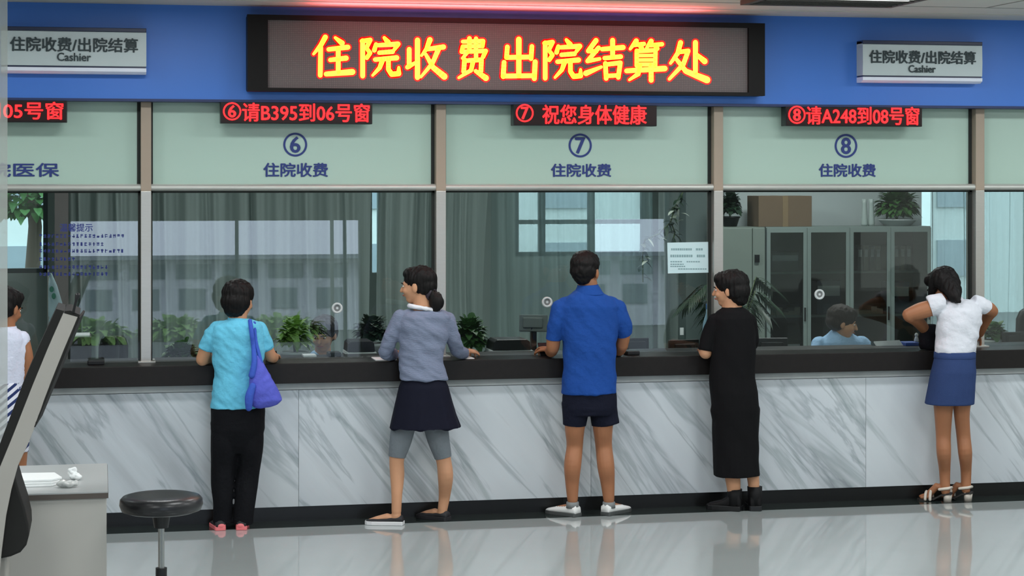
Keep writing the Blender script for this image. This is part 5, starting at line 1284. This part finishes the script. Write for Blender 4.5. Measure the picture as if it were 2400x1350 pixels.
def printer(px, w_px, top_py, Y, label):
    x = X(px, Y); hw = w_px / 2 * mpp(px, Y); zt_ = Z(top_py, px, Y)
    t = thing('printer', (x, Y, 0.75), label, 'printer', 'office printers')
    MB().box(x - hw, x + hw, Y - 0.16, Y + 0.16, 0.75, zt_ - 0.05).build('body', BLK, t, bevel=0.012)
    MB().box(x - hw * 0.96, x + hw * 0.96, Y - 0.15, Y + 0.12, zt_ - 0.05, zt_ - 0.03).build('white_edge', WHITE, t)['label'] = 'white tray edge'
    MB().loft([[Vector((x + s * hw * q, Y + yy, z)) for s, yy in ((-1, -0.12), (1, -0.12), (1, 0.13), (-1, 0.13))] for q, z in ((0.92, zt_ - 0.03), (0.85, zt_ + 0.03), (0.7, zt_ + 0.045))]).build('lid', BLK, t, bevel=0.006)
printer(842, 70, 812, 0.85, 'black printer with a white edge left of the grey cardigan')
printer(1192, 100, 808, 0.85, 'black printer with a white edge behind the counter, left of the blue polo')
def chair(px, w_px, top_py, Y, label, yaw=0):
    x = X(px, Y); hw = w_px / 2 * mpp(px, Y); zt_ = Z(top_py, px, Y)
    t = thing('office_chair', (x, Y, 0), label, 'chair', 'black office chairs')
    M = Matrix.Translation((x, Y, 0)) @ Matrix.Rotation(R(yaw), 4, 'Z')
    MB().box(-0.23, 0.23, -0.23, 0.23, 0.44, 0.51, M).build('seat', BLK, t, bevel=0.03)
    rings = []
    for z, q, dy in ((0.56, 0.8, -.23), (0.75, 1.0, -.25), (zt_ - 0.08, 1.0, -.27), (zt_ - 0.02, 0.8, -.28), (zt_, 0.55, -.28)):
        rings.append([M @ Vector((hw * q * a, dy + b_ + 0.03 * abs(a), z)) for a, b_ in ((-1, .02), (-1, -.02), (-.5, -.035), (.5, -.035), (1, -.02), (1, .02), (.5, .01), (-.5, .01))])
    MB().loft(rings).build('backrest', BLK, t, True)
    MB().cyl((x, Y, 0.12), (x, Y, 0.44), 0.025).build('post', BLK, t)
    MB().box(-0.02, 0.02, -0.25, -0.2, 0.47, 0.6, M).build('back_bracket', BLK, t)
    for k in range(5):
        a = k * 1.2566; e = Vector((x + math.cos(a) * .28, Y + math.sin(a) * .28, 0.05))
        lg = MB().tube([(x, Y, 0.12), e], [0.022, 0.016], n=8).build('leg', BLK, t)
        MB().ell((e.x, e.y, 0.026), (0.024, 0.024, 0.026)).build('caster', BLK, lg, True)
chair(228, 46, 782, 1.75, 'black office chair behind the left window, nearer the kiosk', yaw=20)
chair(286, 52, 780, 2.4, 'black office chair behind the left window, nearer the metal post', yaw=-10)
chair(2385, 74, 718, 1.6, 'high backed black office chair at the far right window')
# box file left of the chairs
x0, x1 = X(160, 0.95), X(214, 0.95)
t = thing('document_tray', ((x0 + x1) / 2, 0.95, 0.75), 'dark document tray on the office desk beside the black chairs', 'tray')
MB().box(x0, x1, 0.8, 1.1, 0.75, Z(786, 190, 0.95)).build('tray_body', DKM, t, bevel=0.006)
MB().box(x0 + .01, x1 - .01, 0.81, 1.08, Z(786, 190, 0.95), Z(783, 190, 0.95)).build('papers', WHITE, t)
# ------------------------------------------------------------------ papers and small things on the counter top
def on_top(name, pa, pb, Y0, Y1, h, m, label, cat, bevel=0.001):
    x0, x1 = X(pa, Y0), X(pb, Y0)
    return tag(MB().box(x0, x1, Y0, Y1, ZT, ZT + h).build(name, m, bevel=bevel), label, cat)
on_top('paper_sheet', 1004, 1030, 0.0, 0.2, 0.003, WHITE, 'white paper sheet at the waist of the grey cardigan', 'paper')
on_top('paper_sheet', 1086, 1112, 0.02, 0.2, 0.004, WHITE, 'white paper sheet under the right hand of the grey cardigan', 'paper')
on_top('paper_sheet', 880, 930, 0.02, 0.22, 0.006, WHITE, 'white papers under the left sleeve of the grey cardigan', 'paper')
on_top('paper_sheet', 712, 742, 0.36, 0.5, 0.012, WHITE, 'white papers behind the glass near the printer', 'paper')
on_top('card_reader', 205, 245, 0.08, 0.2, 0.03, BLK, 'small black card reader on the counter near the kiosk', 'card reader', 0.006)
on_top('card_reader', 770, 800, 0.34, 0.46, 0.03, BLK, 'small black card reader behind the glass near the violet bag', 'card reader', 0.006)
on_top('card_reader', 1470, 1500, 0.06, 0.17, 0.028, BLK, 'small black card reader by the right hand of the blue polo', 'card reader', 0.006)
# tilted open ledger and blue folder by the right clerk
zl = Z(820, 2080, 0.45)
t = thing('open_ledger', (X(2085, 0.45), 0.45, ZT), 'open white ledger leaning behind the glass near the right clerk', 'book')
MB().prism([V(2048, 800, 0.46), V(2108, 797, 0.46), V(2124, 819, 0.40), V(2062, 821, 0.40)], (0, 0.006, -0.012)).build('pages', WHITE, t)
MB().prism([V(2042, 800, 0.47), V(2050, 800, 0.47), V(2064, 822, 0.41), V(2050, 822, 0.41)], (0, 0.012, -0.014)).build('spine', mat('teal_spine', (34, 62, 70)), t)
BLF = mat('blue_folder_card', (62, 92, 176), rough=0.5)
tag(MB().box(X(2118, 0.42), X(2152, 0.42), 0.38, 0.52, ZT, ZT + 0.022).build('folder', BLF, bevel=0.003), 'blue folder lying beside the open ledger', 'folder')
t = thing('figurine', (X(2148, 0.44), 0.44, ZT + 0.022), 'tiny white figurine standing on the blue folder', 'figurine')
xf = X(2148, 0.44)
MB().loft([[Vector((xf + math.cos(a) * r, 0.44 + math.sin(a) * r, ZT + 0.022 + z)) for a in [2 * math.pi * k / 14 for k in range(14)]] for r, z in ((.014, 0), (.017, .012), (.012, .03), (.008, .04))]).build('body', WHITE, t, True)
MB().ell((xf, 0.44, ZT + 0.072), (0.013, 0.013, 0.014)).build('head', WHITE, t, True)
# notice taped to the glass
yn = 0.225
zn = (ZT + ZR0) / 2
def glass_y(z): return YG - 0.0065 + (z - zn) * math.tan(TILT)
def gq(px, py):
    z = Z(py, px, 0.235); return Vector((X(px, 0.235), glass_y(z) - 0.002, z))
nt_ = thing('notice_sheet', gq(1612, 640), 'white printed notice taped to the glass left of the metal post', 'notice')
MB().prism([gq(1565, 569), gq(1661, 567), gq(1661, 639), gq(1566, 641)], (0, 0.002, 0)).build('sheet', mat('notice_paper', (196, 224, 228), rough=0.6, var=0.02), nt_)
b = MB(); rnd = random.Random(3)
for py, a, c, h in ((582, 1574, 1622, 5), (582, 1632, 1650, 5), (597, 1572, 1626, 6), (597, 1634, 1656, 6), (612, 1572, 1600, 3), (618, 1572, 1604, 3), (623, 1572, 1606, 3), (612, 1610, 1640, 3), (629, 1590, 1656, 3)):
    x = a
    while x < c - 3:
        w_ = rnd.uniform(3, 5); b.prism([gq(x, py) , gq(x + w_, py), gq(x + w_, py + h), gq(x, py + h)], (0, -0.0008, 0)); x += w_ + 1.2
b.build('printed_lines', mat('pale_print', (132, 164, 168), rough=0.8), nt_)
# lettering stuck on the left window
nt2 = thing('glass_lettering', gq(190, 640), 'dark blue lettering on the left window glass', 'lettering')
c0 = gq(160, 543); c1 = gq(218, 524)
DB_ = mat('deep_blue_vinyl', (34, 50, 124), rough=0.6)
text('温馨提示', 'heading', DB_, gq(140, 530).x, gq(217, 530).x, c0.z, c1.z, glass_y(c0.z) - 0.002, nt2, bold=0.03, depth=0.001)
rnd = random.Random(9)
for py, a, c in ((549, 92, 286), (568, 92, 236), (584, 92, 288), (603, 92, 176), (622, 92, 246), (638, 92, 250)):
    x = a; b = MB()
    while x < c:
        w_ = 6.5
        for q in range(4):
            u, v_ = rnd.uniform(0, 4.2), rnd.uniform(0, 7)
            if rnd.random() < 0.6: b.prism([gq(x + u * .2, py + v_), gq(x + w_, py + v_), gq(x + w_, py + v_ + 1.7), gq(x + u * .2, py + v_ + 1.7)], (0, -0.0008, 0))
            else: b.prism([gq(x + u, py), gq(x + u + 1.6, py), gq(x + u + 1.6, py + 8.5), gq(x + u, py + 8.5)], (0, -0.0008, 0))
        x += 9.6
    b.build('lettering_line', DB_, nt2)
# round speaking vents in the glass
VENT = mat('pale_speech_vent', (196, 204, 204), rough=0.35)
for px, py, lb in ((790, 722, 'round pale speaking vent on the glass above the printer'), (1282, 708, 'round pale speaking vent on the glass left of the blue polo'), (1920, 690, 'round pale speaking vent on the glass right of the black dress')):
    c = gq(px, py); t = thing('speaking_vent', c, lb, 'vent', 'round speaking vents on the counter glass')
    MB().disc((c.x, 0, c.z), 0.036, c.y - 0.012, c.y, inner=0.022).build('ring', VENT, t, True)
    MB().disc((c.x, 0, c.z), 0.022, c.y - 0.006, c.y).build('membrane', GREYP, t)
    MB().disc((c.x, 0, c.z), 0.008, c.y - 0.010, c.y - 0.006).build('centre_knob', VENT, t)
# pale pennant hanging at the left
FLG = mat('pale_blue_pennant', (205, 228, 238), rough=0.8, var=0.1, scale=6)
Yp = 0.75
pn = thing('pennant', V(122, 640, Yp), 'pale blue pennant with green marks hanging behind the left window', 'flag')
g = MB(); rings = []
for py, a, c in ((640, 117, 121), (670, 113, 134), (710, 113, 146), (740, 113, 142), (765, 112, 124), (782, 112, 115)):
    p, q = V(a, py, Yp), V(c, py, Yp)
    rings.append([p, p.lerp(q, .33) + Vector((0, .03, 0)), p.lerp(q, .66) + Vector((0, -.02, 0)), q, q + Vector((0, .006, 0)), p.lerp(q, .66) + Vector((0, -.014, 0)), p.lerp(q, .33) + Vector((0, .036, 0)), p + Vector((0, .006, 0))])
g.loft(rings).build('cloth', FLG, pn, True)
g = MB()
for py, a in ((678, 121), (694, 126)): g.ell(V(a, py, Yp - 0.03), (0.014, 0.002, 0.02))
g.build('green_mark', mat('green_mark_print', (70, 140, 120)), pn)
MB().cyl(V(113, 632, Yp + .01), Vector((V(113, 632, Yp).x, Yp + .01, 0.75)), 0.006).build('pole', ALU, pn)
# water bottle near the palm
bz = 0.75; xb = X(1660, 1.0)
wb = thing('water_bottle', (xb, 1.0, bz), 'pale blue plastic water bottle behind the glass left of the black dress', 'bottle')
zt_ = Z(712, 1660, 1.0)
MB().loft([[Vector((xb + math.cos(a) * r, 1.0 + math.sin(a) * r, bz + (zt_ - bz) * z)) for a in [2 * math.pi * k / 20 for k in range(20)]] for r, z in ((.038, 0), (.042, .03), (.042, .66), (.036, .76), (.016, .88), (.016, .93))]).build('body', mat('pale_blue_plastic', (150, 186, 206), rough=0.3), wb, True)
MB().cyl((xb, 1.0, bz + (zt_ - bz) * .93), (xb, 1.0, zt_), 0.018).build('cap', mat('blue_bottle_cap', (60, 110, 170)), wb)
# wall socket
MB().box(X(1594, 4.19), X(1602, 4.19), 4.185, 4.2, Z(785, 1598, 4.19), Z(768, 1598, 4.19)).build('wall_socket', WHITE)
so_ = bpy.data.objects['wall_socket']; tag(so_, 'small white wall socket low on the dark office pillar', 'socket')
# ------------------------------------------------------------------ clerks
def clerk(px, py, Y, yaw, pitch, shirt, label, up=0.0, hm=HAIRB):
    t = thing('person', (X(px, Y), Y, 0.45), label, 'person', 'clerks behind the glass')
    M = head_frame(px, py, Y, 0.235, yaw=yaw, pitch=pitch)
    b = MB(); add_head(b, M)
    x = X(px, Y); zh = M.translation.z + up
    b.tube([(x, Y + .02, zh - up - 0.05), (x, Y + 0.04, zh - 0.2)], [0.055, 0.06])
    b.loft([[Vector((x + math.cos(a) * rx, Y + 0.06 + math.sin(a) * ry, z)) for a in [2 * math.pi * k / 20 for k in range(20)]] for z, rx, ry in ((zh - 0.2, .08, .06), (zh - 0.26, .16, .09), (zh - .5, .15, .10), (0.48, .17, .13))])
    for s in (-1, 1):
        b.tube([(x + s * .18, Y + 0.06, zh - .27), (x + s * .22, Y + .0, max(zh - .42, 0.86)), (x + s * .08, Y - 0.23, 0.84)], [0.045, 0.04, 0.03])
        add_hand(b, (x + s * .08, Y - 0.24, 0.84), (-s * .35, -1, -0.05), (0, 0, 1), 0.95, 0.5, side=s)
        b.tube([(x + s * .09, Y + .06, 0.53), (x + s * .11, Y - .30, 0.53), (x + s * .11, Y - .28, 0.10)], [0.075, 0.06, 0.04])
        b.tube([(x + s * .11, Y - .27, 0.05), (x + s * .11, Y - .42, 0.04)], [0.04, 0.035])
    b.blob('body', SKIN, t, 0.007, 3); add_face(M, t)
    hb = MB()
    for c, r in (((0, -0.11, 0.19), (0.43, 0.49, 0.39)), ((0, -0.23, 0.0), (0.40, 0.36, 0.32)), ((0, 0.12, 0.33), (0.34, 0.27, 0.20))): hb.ell(c, r, M)
    hb.blob('hair', hm, t, 0.007, 3, lambda v: noise.noise(Vector((v.x * 60, v.y * 60, v.z * 20))) * 0.005)
    g = MB()
    g.loft([[Vector((x + math.cos(a) * rx, Y + 0.06 + math.sin(a) * ry, z)) for a in [2 * math.pi * k / 24 for k in range(24)]] for z, rx, ry in ((zh - 0.15, .07, .07), (zh - 0.18, .10, .085), (zh - 0.24, .19, .115), (zh - .35, .20, .13), (zh - .5, .185, .135), (0.50, .20, .16))])
    for s in (-1, 1): g.tube([(x + s * .17, Y + 0.06, zh - .26), (x + s * .225, Y + .0, max(zh - .42, 0.86)), (x + s * .15, Y - 0.18, 0.845)], [0.065, 0.058, 0.045])
    g.blob('shirt', shirt, t, 0.007, 4, folds(0.005, (9, 8, 8), 3))
    g = MB(); g.loft([[Vector((x + math.cos(a) * rx, Y + 0.06 + math.sin(a) * ry, z)) for a in [2 * math.pi * k / 20 for k in range(20)]] for z, rx, ry in ((0.46, .18, .15), (0.56, .185, .15))])
    for s in (-1, 1): g.tube([(x + s * .09, Y + .06, 0.54), (x + s * .11, Y - .30, 0.54), (x + s * .11, Y - .28, 0.12)], [0.09, 0.075, 0.055])
    g.blob('trousers', BD, t, 0.008, 3)
    # the chair under the clerk
    c = thing('office_chair', (x, Y + 0.08, 0), 'black office chair under the ' + ('dark haired clerk near the violet bag' if px < 1000 else 'clerk before the glazed cabinet'), 'chair', 'black office chairs')
    MB().box(x - .22, x + .22, Y - 0.14, Y + 0.28, 0.40, 0.45).build('seat', BLK, c, bevel=0.02)
    MB().box(x - .19, x + .19, Y + 0.27, Y + 0.31, 0.55, 0.85).build('backrest', BLK, c, bevel=0.015)
    MB().box(x - .03, x + .03, Y + 0.25, Y + 0.29, 0.42, 0.6).build('back_bracket', BLK, c)
    MB().cyl((x, Y + 0.08, 0.1), (x, Y + 0.08, 0.4), 0.025).build('post', BLK, c)
    for k in range(5):
        a = k * 1.2566 + 0.3; e = Vector((x + math.cos(a) * .26, Y + .08 + math.sin(a) * .26, 0.05))
        lg = MB().tube([(x, Y + .08, 0.12), e], [0.022, 0.016], n=8).build('leg', BLK, c)
        MB().ell((e.x, e.y, 0.026), (0.024, 0.024, 0.026)).build('caster', BLK, lg, True)
    return t
LBS = cloth('pale_blue_shirt', (156, 190, 222))
clerk(758, 784, 1.32, 155, -14, LBS, 'person with dark brown hair seated behind the printer at the window marked 6', 0.03)
clerk(1977, 756, 1.45, -105, -12, LBS, 'person with short hair in pale blue shirt seated before the glazed cabinet', 0.09)
# ------------------------------------------------------------------ trees and shrubs outside
TRUNK = mat('tree_bark', (92, 80, 66), rough=0.9)
def tree(x, y, h, r, m, label, n, L=0.35, seed=0, low=0.4):
    rnd = random.Random(seed); t = thing('tree', (x, y, -0.02), label, 'tree', 'plants outside')
    MB().tube([(x, y, 0), (x + 0.1, y, h * 0.5), (x, y, h * 0.8)], [r * 0.09, r * 0.06, r * 0.03]).build('trunk', TRUNK, t, True)
    b = MB(); bush(b.bm, (x, y, h * low + (h * (1 - low)) * 0.4), (r, r, h * (1 - low) * 0.6), n, L, L * 0.3, rnd, 0.6)
    b.build('crown', m, t, True)
tree(X(60, 9), 9, 3.4, 1.2, LEAF, 'leafy tree outside the far left office window', 1900, 0.15, 3, 0.25)
tree(X(20, 8) - 1.2, 7.2, 2.6, 0.6, LEAFD, 'dark shrub outside the far left office window', 900, 0.14, 4, 0.1)
for i, (px, r) in enumerate(((215, 1.0), (690, 1.0), (640, 1.0), (420, 1.0))):
    p = at(px, 500, 2 * YG + 40.0)
    tree(p.x, -40.0 - 2.2 * (i % 2), 0.5, r, LEAFB, ('bright green shrub outside the entrance, mirrored beside the left metal post', 'bright green shrub outside the entrance, mirrored behind the light blue tee', 'bright green shrub outside the entrance, mirrored close behind the light blue tee', 'bright green shrub outside the entrance, mirrored above the low plant')[i], 500, 0.4, 20 + i, 0.0)
